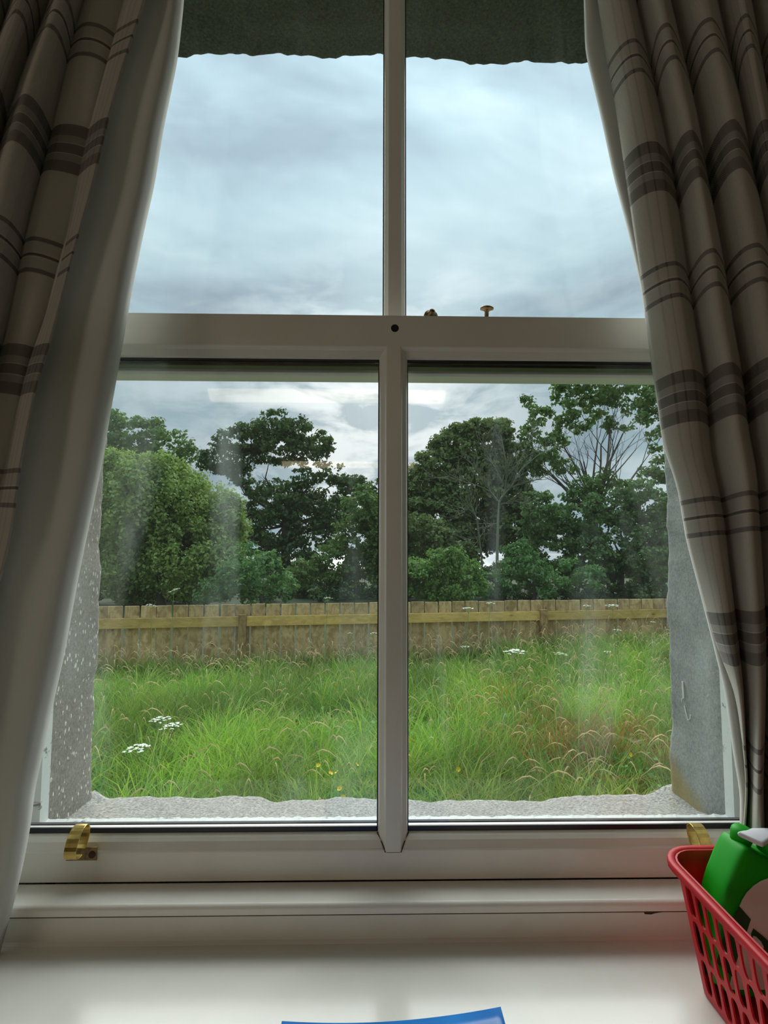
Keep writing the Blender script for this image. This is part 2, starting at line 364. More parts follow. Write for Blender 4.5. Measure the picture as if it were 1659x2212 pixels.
class MB:
    def __init__(s): s.v = []; s.f = []
    def box(s, x0, x1, y0, y1, z0, z1):
        b = len(s.v)
        s.v += [(x0, y0, z0), (x1, y0, z0), (x1, y1, z0), (x0, y1, z0), (x0, y0, z1), (x1, y0, z1), (x1, y1, z1), (x0, y1, z1)]
        s.f += [tuple(b + i for i in q) for q in ((0, 3, 2, 1), (4, 5, 6, 7), (0, 1, 5, 4), (1, 2, 6, 5), (2, 3, 7, 6), (3, 0, 4, 7))]
        return s
    def prism_x(s, prof, x0, x1, e0=0.0, e1=0.0):         # profile of (y, z) run along x; e = extra length per unit of z-step (mitre)
        b = len(s.v); n = len(prof)
        for y, z in prof: s.v.append((x0, y, z))
        for y, z in prof: s.v.append((x1, y, z))
        for i in range(n):
            j = (i + 1) % n; s.f.append((b + i, b + n + i, b + n + j, b + j))
        s.f.append(tuple(b + i for i in range(n))); s.f.append(tuple(b + n + i for i in reversed(range(n))))
        return s
    def prism_z(s, prof, z0, z1, pz0=None):               # profile of (x, y) run along z; pz0 gives each point its own lower end
        b = len(s.v); n = len(prof)
        for i, (x, y) in enumerate(prof): s.v.append((x, y, pz0[i] if pz0 else z0))
        for x, y in prof: s.v.append((x, y, z1))
        for i in range(n):
            j = (i + 1) % n; s.f.append((b + i, b + j, b + n + j, b + n + i))
        s.f.append(tuple(b + i for i in reversed(range(n)))); s.f.append(tuple(b + n + i for i in range(n)))
        return s
    def tube(s, pts, radii, k=6, cap=True):
        pts = [Vector(p) for p in pts]; b = len(s.v); n = len(pts)
        ref = Vector((0.31, 0.87, 0.39))
        for i, p in enumerate(pts):
            d = (pts[min(i + 1, n - 1)] - pts[max(i - 1, 0)]).normalized()
            a = d.cross(ref).normalized(); c = d.cross(a); r = radii[i] if isinstance(radii, (list, tuple)) else radii
            for j in range(k):
                t = 2 * math.pi * j / k; s.v.append(tuple(p + (a * math.cos(t) + c * math.sin(t)) * r))
        for i in range(n - 1):
            for j in range(k):
                j2 = (j + 1) % k; s.f.append((b + i * k + j, b + i * k + j2, b + (i + 1) * k + j2, b + (i + 1) * k + j))
        if cap:
            s.f.append(tuple(b + j for j in reversed(range(k)))); s.f.append(tuple(b + (n - 1) * k + j for j in range(k)))
        return s
    def lathe(s, prof, centre=(0, 0, 0), axis=(0, 0, 1), k=16):      # profile of (r, h)
        ax = Vector(axis).normalized(); a = ax.orthogonal().normalized(); c = ax.cross(a); C = Vector(centre); b = len(s.v); n = len(prof)
        for r, h in prof:
            for j in range(k):
                t = 2 * math.pi * j / k; s.v.append(tuple(C + ax * h + (a * math.cos(t) + c * math.sin(t)) * r))
        for i in range(n - 1):
            for j in range(k):
                j2 = (j + 1) % k; s.f.append((b + i * k + j, b + i * k + j2, b + (i + 1) * k + j2, b + (i + 1) * k + j))
        s.f.append(tuple(b + j for j in reversed(range(k)))); s.f.append(tuple(b + (n - 1) * k + j for j in range(k)))
        return s
    def mesh(s, name):
        me = bpy.data.meshes.new(name); me.from_pydata(s.v, [], s.f); me.update(); return me
    def build(s, name, mat, parent=None, **kw): return link(name, s.mesh(name), mat, parent, **kw)

def npmesh(name, V, faces, col=None):
    """V (n,3); faces: list of int arrays (m,k)"""
    me = bpy.data.meshes.new(name); V = np.asarray(V, dtype=np.float32)
    loops = np.concatenate([f.reshape(-1) for f in faces]).astype(np.int32)
    tot = np.concatenate([np.full(len(f), f.shape[1], dtype=np.int32) for f in faces]); start = np.concatenate([[0], np.cumsum(tot)[:-1]]).astype(np.int32)
    me.vertices.add(len(V)); me.vertices.foreach_set('co', V.reshape(-1))
    me.loops.add(len(loops)); me.loops.foreach_set('vertex_index', loops)
    me.polygons.add(len(tot)); me.polygons.foreach_set('loop_start', start)
    if col is not None:
        a = me.color_attributes.new('Col', 'FLOAT_COLOR', 'POINT'); a.data.foreach_set('color', np.concatenate([col, np.ones((len(col), 1))], 1).astype(np.float32).reshape(-1))
    me.update(calc_edges=True)
    return me

# ================================================================== THE ROOM
XL, XR = -4.5, 4.5; YB = -9.0; ZF, ZC = -1.4, 1.22
OX0, OX1, OZ0, OZ1 = -0.98, 1.04, -0.525, 1.16      # the deep recess the window stands in
YW = 0.45                                            # room face of the window wall
MB().box(XL, XR, YB, 0.92, ZF - 0.1, ZF).build('floor', M['floor'], kind='structure')
MB().box(XL, XR, YB, 1.0, ZC, ZC + 0.12).build('ceiling', M['ceil'], kind='structure')
wf = MB()
wf.box(XL, OX0, YW, 0.92, ZF, ZC).box(OX1, XR, YW, 0.92, ZF, ZC).box(OX0, OX1, YW, 0.92, ZF, OZ0 - 0.032).box(OX0, OX1, YW, 0.92, OZ1, ZC)
wall_front = wf.build('wall_front', M['wall'], kind='structure')
MB().box(XL, XR, YB - 0.15, YB, ZF, ZC).build('wall_back', M['wall'], kind='structure')
MB().box(XR, XR + 0.15, YB, 0.92, ZF, ZC).build('wall_right', M['wall'], kind='structure')
MB().box(XL - 0.15, XL, YB, -3.3, ZF, ZC).box(XL - 0.15, XL, -1.5, 0.92, ZF, ZC).box(XL - 0.15, XL, -3.3, -1.5, ZF, -0.6).box(XL - 0.15, XL, -3.3, -1.5, 0.8, ZC).build('wall_left', M['wall'], kind='structure')
sw = MB().box(XL - 0.12, XL - 0.04, -3.3, -3.22, -0.6, 0.8).box(XL - 0.12, XL - 0.04, -1.58, -1.5, -0.6, 0.8).box(XL - 0.12, XL - 0.04, -3.22, -1.58, -0.6, -0.52).box(XL - 0.12, XL - 0.04, -3.22, -1.58, 0.72, 0.8).box(XL - 0.11, XL - 0.05, -2.43, -2.37, -0.52, 0.72).build('added_side_window', M['paint'], kind='structure')  # invented side window, unseen, set around the added fill light
link('pane', MB().box(XL - 0.085, XL - 0.08, -3.22, -1.58, -0.52, 0.72).mesh('pane'), M['glass_top'], sw)

# fluorescent ceiling fittings: two are mirrored in the lower panes, the outer two are added fill
for x, y, lab in ((-0.33, -2.05, 'long warm ceiling light over the room, the one nearest the window recess'), (-0.33, -5.0, 'long warm ceiling light in the middle of the room'),
                  (-3.9, -3.5, 'out-of-view ceiling light added as fill, by the opening in the side wall'), (3.4, -2.05, 'out-of-view ceiling light added as fill, by the plain side wall')):
    t = empty('ceiling_light', (x, y, ZC), label=lab, cat='ceiling light', group='fluorescent ceiling fittings')
    MB().box(-0.85, 0.85, -0.09, 0.09, -0.10, 0.0).build('housing', M['ceil'], t, bevel=0.006)
    MB().prism_x([(-0.075, -0.10), (-0.06, -0.145), (-0.03, -0.165), (0.03, -0.165), (0.06, -0.145), (0.075, -0.10)], -0.82, 0.82).build('diffuser', M['lamp'], t)

# ================================================================== STONE SURROUND (outside)
SY0, SY1 = 0.92, 1.085
XJL = P(110, 1640, SY0).x; XJR = P(1562, 1640, SY0).x
ZLIN = P(840, 126, SY1).z
def wob(seed, n, amp, rough=0.5):
    r = np.random.default_rng(seed); t = np.linspace(0, 1, n); o = np.zeros(n)
    for f, a in ((5, 1), (11, 0.7), (23, 0.5), (47, 0.35), (90, 0.2)):
        o += a * np.sin(2 * np.pi * (f * t * (0.8 + 0.4 * r.random()) + r.random()))
    return o * amp / 1.6
def sheet(name, f, nu, nv, mat, parent, thick_dir=None):
    """grid surface f(i/nu, j/nv) -> point"""
    V = [f(i / nu, j / nv) for i in range(nu + 1) for j in range(nv + 1)]
    Fc = [(i * (nv + 1) + j, (i + 1) * (nv + 1) + j, (i + 1) * (nv + 1) + j + 1, i * (nv + 1) + j + 1) for i in range(nu) for j in range(nv)]
    me = bpy.data.meshes.new(name); me.from_pydata(V, [], Fc); me.update()
    return link(name, me, mat, parent, smooth=True)
def jamb(sgn, X, Xfar, seed, mat, label):
    nz = 160; w = wob(seed, nz + 1, 0.0035)
    Xe = [P(Xfar[0], Xfar[1], SY1).x, P(Xfar[2], Xfar[3], SY1).x]
    zt, zb = 1.16, -0.56; z_a = P(Xfar[0], Xfar[1], SY1).z; z_b = P(Xfar[2], Xfar[3], SY1).z
    def f(u, v):
        z = zb + (zt - zb) * v; k = int(round(v * nz))
        if u <= 0.5:
            s_ = u / 0.5; xe = Xe[0] + (Xe[1] - Xe[0]) * (z - z_a) / (z_b - z_a)
            x = X + (xe - X) * s_ + w[k] * s_ * sgn * 1.0
            return (x, SY0 - 0.0 + (SY1 - SY0) * s_ - (0.008 if s_ > 0.97 else 0), z)
        s_ = (u - 0.5) / 0.5; xe = Xe[0] + (Xe[1] - Xe[0]) * (z - z_a) / (z_b - z_a)
        x = xe + w[k] * sgn + sgn * (-1) * 0.33 * s_ * (1 if True else 0)
        return (xe + w[k] * sgn + (-0.33 if sgn > 0 else 0.33) * s_ , SY1 + (0.0 if s_ < 0.1 else 0.004), z)
    o = sheet('jamb_stone', f, 24, nz, mat, wall_front); tag(o, label=label)
    return o
jamb(1, XJL, (222, 1180, 202, 1690), 3, M['jambL'], 'jamb stone flecked with pale spots')
jamb(-1, XJR, (1437, 1180, 1447, 1700), 5, M['jambR'], 'smooth grey jamb stone with an ochre stain at its foot')
# pale scratches on the grey jamb
scr = MB()
def scratch(pts, w=0.0012):
    q = []
    for px, py in pts:
        d = ray(px, py); best = 1.0
        # meet the jamb plane between its inner and outer arris
        x0, x1 = XJR, P(1442, 1450, SY1).x
        a = (x1 - x0) / (SY1 - SY0); t = (x0 - a * SY0) / (d.x - a * d.y); q.append(d * t - Vector((0.0012, 0, 0)))
    scr.tube(q, w, 4)
scratch([(1476, 1472), (1477, 1486), (1478, 1500), (1478, 1508)], 0.0022); scratch([(1479, 1505), (1474, 1510), (1474, 1517)], 0.0009)
scratch([(1480, 1524), (1483, 1538), (1487, 1556), (1492, 1552), (1493, 1544)], 0.0011); scratch([(1464, 1712), (1465, 1722)], 0.0013); scratch([(1531, 1501), (1531, 1504)], 0.0011)
scr.build('pale_scratches', M['label_white'], wall_front, kind='stuff')
# lintel
lw_ = wob(9, 261, 0.006)
def flin(u, v):
    x = -0.95 + 1.95 * v; k = int(round(v * 260)); e = lw_[k] + 0.004 * math.sin(v * 17)
    if u <= 0.5:
        s_ = u / 0.5; return (x, SY0 - 0.01 + (SY1 - SY0 + 0.01) * s_, ZLIN + e * s_ - 0.012 * (v - 0.5) * s_ + 0.004 * (1 - s_))
    s_ = (u - 0.5) / 0.5; return (x, SY1 + 0.006 * (s_ > 0.1), ZLIN + e - 0.012 * (v - 0.5) + 0.30 * s_)
tag(sheet('lintel_stone', flin, 24, 260, M['lintel'], wall_front), label='dark mossy lintel stone with a ragged lower edge')
# sill: falls away outwards, ragged outer edge with raised corners
ys = [(190, 1740), (205, 1727), (300, 1723), (420, 1721), (560, 1722), (600, 1733), (640, 1728), (700, 1725), (760, 1722), (800, 1727), (880, 1728), (1000, 1729), (1100, 1731), (1200, 1725), (1240, 1719), (1390, 1717), (1420, 1716), (1460, 1716)]
SX = [P(a, b, 1.10).x for a, b in ys]; SZ = [P(a, b, 1.10).z for a, b in ys]
ZS_IN = P(830, 1772, 0.925).z
sw_ = wob(21, 261, 0.0022)
def fsil(u, v):
    x = -0.62 + 1.30 * v; k = int(round(v * 260)); ze = float(np.interp(x, SX, SZ)) + sw_[k]; zi = ZS_IN
    if u <= 0.6:
        s_ = u / 0.6; y = 0.915 + (1.10 - 0.915) * s_; bumpn = 0.0015 * math.sin(x * 61 + s_ * 7) * math.sin(s_ * 9 + x * 23)
        raised = 0.0
        for cx, wd in ((SX[0] + 0.006, 0.022), (SX[-1] - 0.0, 0.04)):
            raised += 0.022 * math.exp(-((x - cx) / wd) ** 2) * max(0, (s_ - 0.45) / 0.55)
        return (x, y, zi + (ze - zi) * s_ ** 0.8 + bumpn * s_ + raised)
    s_ = (u - 0.6) / 0.4; r = sum(0.022 * math.exp(-((x - cx) / wd) ** 2) for cx, wd in ((SX[0] + 0.006, 0.022), (SX[-1], 0.04)))
    return (x, 1.10 + 0.006 * (s_ > 0.1), ze + r - 0.16 * s_)
tag(sheet('sill_stone', fsil, 30, 260, M['sillst'], wall_front), label='rough pale granite window sill')
# the outer leaf around the opening
MB().box(XL, XJL - 0.33, SY0, 1.07, -1.6, 1.7).box(XJR + 0.33, XR, SY0, 1.07, -1.6, 1.7).box(XJL - 0.33, XJR + 0.33, SY0, 1.07, -1.6, -0.58).box(XJL - 0.33, XJR + 0.33, SY0, 1.07, 1.2, 1.7).build('outer_leaf', M['render'], wall_front)

# ================================================================== THE SASH WINDOW
win = empty('window_1', (0, 0, 0), kind='structure')
YS = 0.80
gx0, gx1 = -0.535, 0.605                                   # edges of the glass between the stiles
def zz(py, Y=YS, px=850): return P(px, py, Y).z
def xx(px, py, Y=YS): return P(px, py, Y).x
barc = xx(850, 1200); zr1 = zz(1901); zr0 = zz(1808); zfl = zz(1838)
mt, mbm, mbv = zz(681), zz(748), zz(769)
low = MB()
# stiles
low.box(gx0 - 0.05, gx0, YS, 0.842, zr1, mt).box(gx1, gx1 + 0.05, YS, 0.842, zr1, mt)
# bottom rail with a moulded top edge
low.prism_x([(YS, zr1), (YS, zfl + 0.001), (YS + 0.0022, zfl + 0.0028), (YS + 0.003, zfl + 0.005), (YS + 0.006, zr0 - 0.007), (YS + 0.010, zr0 - 0.003), (YS + 0.0155, zr0), (0.842, zr0), (0.842, zr1)], gx0, gx1)
# meeting rail with a moulded lower edge
low.prism_x([(YS, mt), (YS, mbm), (YS + 0.003, mbm - 0.003), (YS + 0.006, mbm - 0.005), (YS + 0.012, mbv + 0.002), (YS + 0.0165, mbv), (0.842, mbv), (0.842, mt)], gx0, gx1)
low_sash = low.build('lower_sash', M['paint'], win, bevel=0.0012)
# glazing bar: flat nose between two moulded flanks, its foot cut to a blunt wedge on the rail
hb = 0.0220; hf = 0.0100
prof = [(-hb, YS + 0.016), (-hb + 0.0025, YS + 0.010), (-hf - 0.0035, YS + 0.004), (-hf - 0.001, YS - 0.0004), (-hf, YS - 0.0006), (hf, YS - 0.0006), (hf + 0.001, YS - 0.0004), (hf + 0.0035, YS + 0.004), (hb - 0.0025, YS + 0.010), (hb, YS + 0.016), (hb, YS + 0.022), (-hb, YS + 0.022)]
def low_end(x): return zfl - 0.0015 if abs(x) <= hf + 0.0011 else zfl + (zr0 - zfl + 0.002) * (abs(x) - hf) / (hb - hf)
MB().prism_z([(barc + a, b) for a, b in prof], 0, mbm + 0.001, [low_end(a) for a, b in prof]).build('glazing_bar', M['paint'], low_sash, bevel=0.0006)
# dark open joint where the bar's foot meets the rail
j = MB()
for s_ in (-1, 1): j.tube([(barc + s_ * (hf + 0.0012), YS - 0.0003, zfl - 0.002), (barc + s_ * (hf + hb) / 2, YS + 0.004, (zfl + zr0) / 2 - 0.001), (barc + s_ * (hb + 0.0012), YS + 0.0135, zr0 + 0.0005)], 0.0009, 5)
j.tube([(barc - hf, YS, zfl - 0.0022), (barc + hf, YS, zfl - 0.0022)], 0.0004, 4)
j.build('open_joint', M['chip'], low_sash)
for a, b in ((gx0, barc - hb), (barc + hb, gx1)):
    link('pane', MB().box(a, b, 0.8195, 0.8235, zr0 - 0.004, mbv + 0.004).mesh('pane'), M['glass'], low_sash)
gk = MB()
for a, b in ((gx0, barc - hb), (barc + hb, gx1)):
    gk.box(a, b, 0.8165, 0.8195, zr0 - 0.001, zr0 + 0.0072).box(a, b, 0.8165, 0.8195, mbv - 0.0035, mbv + 0.001)
    gk.box(a, b, 0.8245, 0.842, mbv - 0.0085, mbv - 0.0045)
gk.box(barc - hb - 0.0016, barc - hb, 0.8165, 0.826, zr0, mbv).box(barc + hb, barc + hb + 0.0012, 0.8165, 0.826, zr0, mbv)
gk.build('glazing_seal', M['gasket'], low_sash)
MB().box(gx0, barc - hb, 0.8245, 0.83, zr0 + 0.0072, zr0 + 0.0092).box(barc + hb, gx1, 0.8245, 0.83, zr0 + 0.0075, zr0 + 0.0098).build('outer_bead', M['subsill'], low_sash)
# little bolt hole in the meeting rail
bh = P(853, 709, YS)
MB().lathe([(0.0061, 0.0003), (0.0061, -0.0004), (0.0052, -0.0004), (0.0045, 0.0002)], bh, (0, -1, 0), 20).build('bolt_hole', M['black'], low_sash, smooth=False)

# upper sash, one sash thickness further out
YU = 0.85
ub, ut = zz(826, 0.885), 1.0
up = MB()
up.box(gx0 - 0.05, gx0, YU, 0.89, ub, 1.06).box(gx1, gx1 + 0.05, YU, 0.89, ub, 1.06)
up.prism_x([(YU, ub + 0.004), (YU, mt - 0.004), (0.888, mt - 0.004), (0.888, ub), (YU + 0.004, ub)], gx0, gx1)
up.prism_x([(YU, 1.06), (YU, ut + 0.012), (YU + 0.014, ut), (0.888, ut), (0.888, 1.06)], gx0, gx1)
up_sash = up.build('upper_sash', M['paint'], win, bevel=0.001)
ubc = xx(853, 400, YU); hu = 0.0187; hn = 0.0105
MB().prism_z([(ubc - hu, YU + 0.016), (ubc - hu + 0.002, YU + 0.008), (ubc - hn - 0.003, YU + 0.004), (ubc - hn, YU), (ubc + hn, YU), (ubc + hn + 0.003, YU + 0.004), (ubc + hu - 0.002, YU + 0.008), (ubc + hu, YU + 0.016), (ubc + hu, YU + 0.024), (ubc - hu, YU + 0.024)], mt - 0.01, ut + 0.005).build('glazing_bar', M['paint'], up_sash, bevel=0.0006)
for a, b in ((gx0, ubc - hu), (ubc + hu, gx1)):
    link('pane', MB().box(a, b, 0.868, 0.872, mt - 0.006, ut + 0.003).mesh('pane'), M['glass_top'], up_sash)
MB().box(ubc - hu - 0.0012, ubc - hu, YU + 0.014, YU + 0.022, mt, ut).box(ubc + hu, ubc + hu + 0.001, YU + 0.014, YU + 0.022, mt, ut).build('glazing_seal', M['gasket'], up_sash)

# box frame, linings and beads
fr = MB()
fr.box(OX0, gx0 - 0.052, 0.802, 0.90, OZ0, 1.16).box(gx1 + 0.052, OX1, 0.802, 0.90, OZ0, 1.16).box(gx0 - 0.052, gx1 + 0.052, 0.802, 0.90, 1.062, 1.16)
fr.build('box_frame', M['paint'], win, bevel=0.002)
MB().box(gx0 - 0.052, XJL, 0.897, 0.92, -0.47, 1.12).box(XJR, gx1 + 0.06, 0.897, 0.92, -0.47, 1.12).box(XJL, XJR, 0.897, 0.92, 1.055, 1.15).build('outer_lining', M['peel'], win)
MB().box(gx0 - 0.075, gx0 - 0.04, 0.775, 0.7995, zr1, 1.1).box(gx1 + 0.04, gx1 + 0.075, 0.775, 0.7995, zr1, 1.1).build('staff_bead', M['paint'], win, bevel=0.006, seg=3)
# timber sub-sill seen through the bottom of the panes
zo = P(830, 1772, 0.915).z
MB().prism_x([(0.843, zr1), (0.843, zo - 0.012), (0.90, zo - 0.008), (0.906, zo + 0.0005), (0.918, zo + 0.001), (0.919, zr1)], gx0 - 0.05, gx1 + 0.05).build('timber_sill', M['subsill'], win)
rag = wob(31, 301, 0.0016)
V = []; Fc = []
for i in range(301):
    x = gx0 - 0.05 + (gx1 - gx0 + 0.1) * i / 300
    V += [(x, 0.9035, zo - 0.0015 + rag[i] * 0.8), (x, 0.905, zo + 0.0012), (x, 0.921, zo + 0.0022 + abs(rag[(i * 3) % 301]) * 1.2)]
    if i: b = 3 * i; Fc += [(b - 3, b, b + 1, b - 2), (b - 2, b + 1, b + 2, b - 1)]
me = bpy.data.meshes.new('flaking_edge'); me.from_pydata(V, [], Fc); link('flaking_edge', me, M['peel'], win, label='flaking white paint edge')

# stool below the sash: flat top, round nose, set-back fascia; then the deep window board
zt1 = zr1 - 0.0015; yn = 0.752; zn = P(830, 1976, yn).z
pr = [(0.7995, zt1)]
r_ = (zt1 - zn) * 0.42
pr += [(yn + r_, zt1 - 0.001)] + [(yn + r_ - r_ * math.sin(a), zt1 - 0.001 - r_ + r_ * math.cos(a)) for a in [math.pi / 2 * k / 6 for k in range(1, 7)]]
pr += [(yn, zn + 0.001), (yn + 0.002, zn), (yn + 0.008, zn), (yn + 0.008, OZ0 + 0.004), (yn + 0.005, OZ0 + 0.001), (yn + 0.004, OZ0 - 0.003), (0.7995, OZ0 - 0.003)]
stool = MB().prism_x(list(reversed(pr)), OX0 + 0.002, OX1 - 0.002).build('inner_sill', M['paint'], win, smooth=False)
MB().box(OX0 + 0.002, OX1 - 0.002, yn + 0.0015, yn + 0.010, zn - 0.0012, zn + 0.0002).build('shadow_groove', M['chip'], stool)
c1 = P(1411, 1973, yn + 0.006)
ch = MB(); ch.v = [(c1.x + a, yn + 0.0072, zn - 0.0008 - b) for a, b in ((-0.0135, 0), (0.0155, -0.0002), (0.015, 0.004), (0.004, 0.0052), (-0.002, 0.007), (-0.011, 0.0065))] + [(c1.x + a, yn + 0.009, zn - 0.0008 - b) for a, b in ((-0.0135, 0), (0.0155, -0.0002), (0.015, 0.004), (0.004, 0.0052), (-0.002, 0.007), (-0.011, 0.0065))]
ch.f = [(0, 5, 4, 3, 2, 1), (6, 7, 8, 9, 10, 11)] + [(i, (i + 1) % 6, 6 + (i + 1) % 6, 6 + i) for i in range(6)]
ch.build('paint_chip', M['chip'], stool)
MB().box(OX0 + 0.001, OX1 - 0.001, 0.36, 0.80, OZ0 - 0.030, OZ0).build('window_board', M['board_paint'], win, bevel=0.006, seg=3)

# brass furniture of the sashes
def sash_lift(cx, plate_px, sgn):
    p0 = P(plate_px[0], plate_px[2], YS); p1 = P(plate_px[1], plate_px[3], YS)
    zt, zb = p0.z, p1.z
    pl = MB().box(p0.x, p1.x, YS - 0.0022, YS - 0.0002, zb, zt).build('sash_lift', M['brass'], low_sash, bevel=0.0006, label='curled brass sash lift')
    pts = []; H = 0.036; w = 0.0165
    # strap: starts on the plate, swells towards the room and curls back over to the rail
    for k in range(25):
        t = -0.35 + 2 * math.pi * 0.93 * k / 24
        pts.append((YS - 0.0205 - 0.0185 * math.cos(t - math.pi / 2 + 0.4) * 1.0, zt + H * 0.49 + H * 0.52 * math.sin(t - math.pi / 2)))
    mb = MB(); n = len(pts); x0, x1 = cx - w / 2, cx + w / 2
    cy = sum(p[0] for p in pts) / n; cz = sum(p[1] for p in pts) / n
    for x in (x0, x1):
        for y, z in pts: mb.v.append((x, y, z))
        for y, z in pts: mb.v.append((x, cy + (y - cy) * 0.90, cz + (z - cz) * 0.94))
    for i in range(n - 1):
        mb.f += [(i, i + 1, 2 * n + i + 1, 2 * n + i), (n + i, 3 * n + i, 3 * n + i + 1, n + i + 1), (i, n + i, n + i + 1, i + 1), (2 * n + i, 2 * n + i + 1, 3 * n + i + 1, 3 * n + i)]
    mb.f += [(0, 2 * n, 3 * n, n), (n - 1, 2 * n - 1, 4 * n - 1, 3 * n - 1)]
    # everything of the lift is one brass fitting: the strap joins the plate mesh
    b = len(pl.data.vertices); me = pl.data; V = [tuple(v.co) for v in me.vertices] + mb.v; Fc = [tuple(p.vertices) for p in me.polygons] + [tuple(b + i for i in f) for f in mb.f]
    me2 = bpy.data.meshes.new('sash_lift'); me2.from_pydata(V, [], Fc); me2.update(); me2.materials.append(M['brass']); me2.materials.append(M['brass_old']); pl.data = me2
    for p in me2.polygons:
        if p.index < 6: p.material_index = 1
    return pl
sash_lift(xx(172, 1805, 0.785), (145, 210, 1829, 1857), 1)
sash_lift(xx(1506, 1800, 0.785), (1478, 1540, 1826, 1854), -1)
q = P(199, 1846, YS - 0.002)
MB().lathe([(0.0048, 0), (0.0048, 0.0012), (0.003, 0.0018)], q, (0, -1, 0), 14).build('screw', M['chip'], low_sash)
# fastener screws standing on the meeting rails
f1 = P(931, 681, 0.822)
MB().lathe([(0.011, 0), (0.011, 0.003), (0.0085, 0.004)], (f1.x, 0.822, mt), (0, 0, 1), 20).lathe([(0.0108, -0.003), (0.0115, 0), (0.0108, 0.003), (0.006, 0.004), (0.0052, 0.009), (0.0042, 0.010), (0.0042, 0.013), (0.002, 0.014)], (f1.x, 0.826, mt + 0.0105), (0.1, -0.92, 0.30), 20).build('fastener_screw', M['brass_old'], low_sash, smooth=True, label='round brass sash screw end')
f2 = P(1050, 681, 0.83)
MB().lathe([(0.0075, 0), (0.007, 0.004), (0.0045, 0.007), (0.0035, 0.012), (0.0034, 0.020), (0.006, 0.022), (0.0108, 0.0235), (0.0112, 0.0255), (0.008, 0.028), (0.003, 0.029)], (f2.x, 0.83, mt), (0.02, -0.16, 1), 20).build('mushroom_knob', M['brass_old'], low_sash, smooth=True, label='brass mushroom-headed knob')

# ================================================================== CURTAINS
def interp_curve(tab):
    t = np.array([b for a, b in tab], float); x = np.array([a for a, b in tab], float)
    def f(y):
        if y < t[0]: return x[0] + (y - t[0]) * (x[1] - x[0]) / (t[1] - t[0])
        if y > t[-1]: return x[-1] + (y - t[-1]) * (x[-1] - x[-2]) / (t[-1] - t[-2])
        return float(np.interp(y, t, x))
    return f
def smooth1(f, w=45): return lambda y: (f(y - w) + 2 * f(y) + f(y + w) + f(y - w / 2) + f(y + w / 2)) / 6

def curtain_face(name, parent, edges, depths, amp, tilt, v0, y0, y1, u0, mat, nseg=18, du=0.11, first_roll=False):
    """edges: functions image row -> column of each crease; ridges bulge to the room between them"""
    rows = []; y = y0; vacc = 0.0; prev = None
    ylist = np.arange(y0, y1 + 1, 16.0)
    V = []; UV = []; ncol = (len(edges) - 1) * nseg + 1
    x0f = edges[0]
    for yi in ylist:
        pp = P(x0f(yi), yi, depths[0])
        if prev is not None: vacc += (pp - prev).length
        prev = pp
        for k in range(len(edges) - 1):
            for s_i in range(nseg + (1 if k == len(edges) - 2 else 0)):
                s_ = s_i / nseg
                # a fold leans over towards its neighbour: slow rise, then a quick tuck behind the next one
                if first_roll and k == 0: e = math.cos(math.pi / 2 * s_) ** 0.8 * (1.0 if s_ > 0 else 0.75)
                else:
                    cst = 0.74
                    e = math.sin(math.pi / 2 * s_ / cst) ** 0.85 if s_ < cst else max(0.0, math.cos(math.pi / 2 * (s_ - cst) / (1 - cst))) ** 0.7
                Yb = depths[k] * (1 - s_) + depths[k + 1] * s_
                Yd = Yb - amp[k] * e + 0.003 * math.sin(yi * 0.011 + k * 2.1 + s_ * 3)
                yy = yi; x = 0
                for _ in range(5):          # the weft stays level with its row apart from the sideways pull of the drape
                    x = edges[k](yy) * (1 - s_) + edges[k + 1](yy) * s_
                    zt_ = pp.z - tilt * (x - x0f(yi)) / F * 0.71
                    yy += (P(x, yy, Yd).z - zt_) * F / Yd * 0.8
                V.append(tuple(P(x, yy, Yd))); UV.append((u0 + (k + s_) * du, v0 - vacc))
    Fc = []
    for i in range(len(ylist) - 1):
        for j in range(ncol - 1):
            a = i * ncol + j; Fc.append((a, a + ncol, a + ncol + 1, a + 1))
    me = bpy.data.meshes.new(name); me.from_pydata(V, [], Fc); me.update()
    uvl = me.uv_layers.new(name='UVMap')
    for l in me.loops: uvl.data[l.index].uv = UV[l.vertex_index]
    o = link(name, me, mat, parent, smooth=True)
    s = o.modifiers.new('solidify', 'SOLIDIFY'); s.thickness = 0.0018; s.offset = 0
    return o

# ---- the curtain beside the red basket
cr = empty('curtain', P(1500, -380, 0.72), label='plaid curtain with cream lining hanging behind the red basket', cat='curtain', group='checked curtains framing the window')
mv = Matrix.Translation(-Vector(cr.location))
E0 = interp_curve([(1270, -150), (1292, 0), (1308, 113), (1330, 226), (1353, 384), (1375, 533), (1389, 624), (1409, 768), (1425, 881), (1436, 972), (1449, 1000), (1468, 1061), (1484, 1163), (1517, 1285), (1541, 1374), (1567, 1440), (1590, 1495), (1606, 1610), (1614, 1716), (1606, 1775), (1604, 2000)])
EA = interp_curve([(1350, -150), (1374, 0), (1398, 104), (1430, 253), (1457, 384), (1477, 520), (1495, 655), (1520, 791), (1529, 881), (1538, 995), (1561, 1081), (1578, 1228), (1592, 1346), (1602, 1440), (1607, 1500), (1610, 1610), (1616, 1716), (1609, 1775), (1607, 2000)])
EB = interp_curve([(1415, -150), (1450, 0), (1475, 108), (1507, 244), (1534, 407), (1561, 542), (1581, 678), (1606, 814), (1620, 949), (1635, 1000), (1647, 1203), (1657, 1366), (1655, 1529), (1649, 1712), (1652, 1775), (1660, 2000)])
EC = interp_curve([(1520, -150), (1552, 0), (1579, 127), (1606, 235), (1629, 371), (1658, 497), (1690, 700), (1720, 1000), (1735, 1400), (1720, 1700), (1730, 2000)])
ED = interp_curve([(1590, -150), (1625, 0), (1665, 235), (1720, 497), (1790, 1000), (1810, 1400), (1800, 2000)])
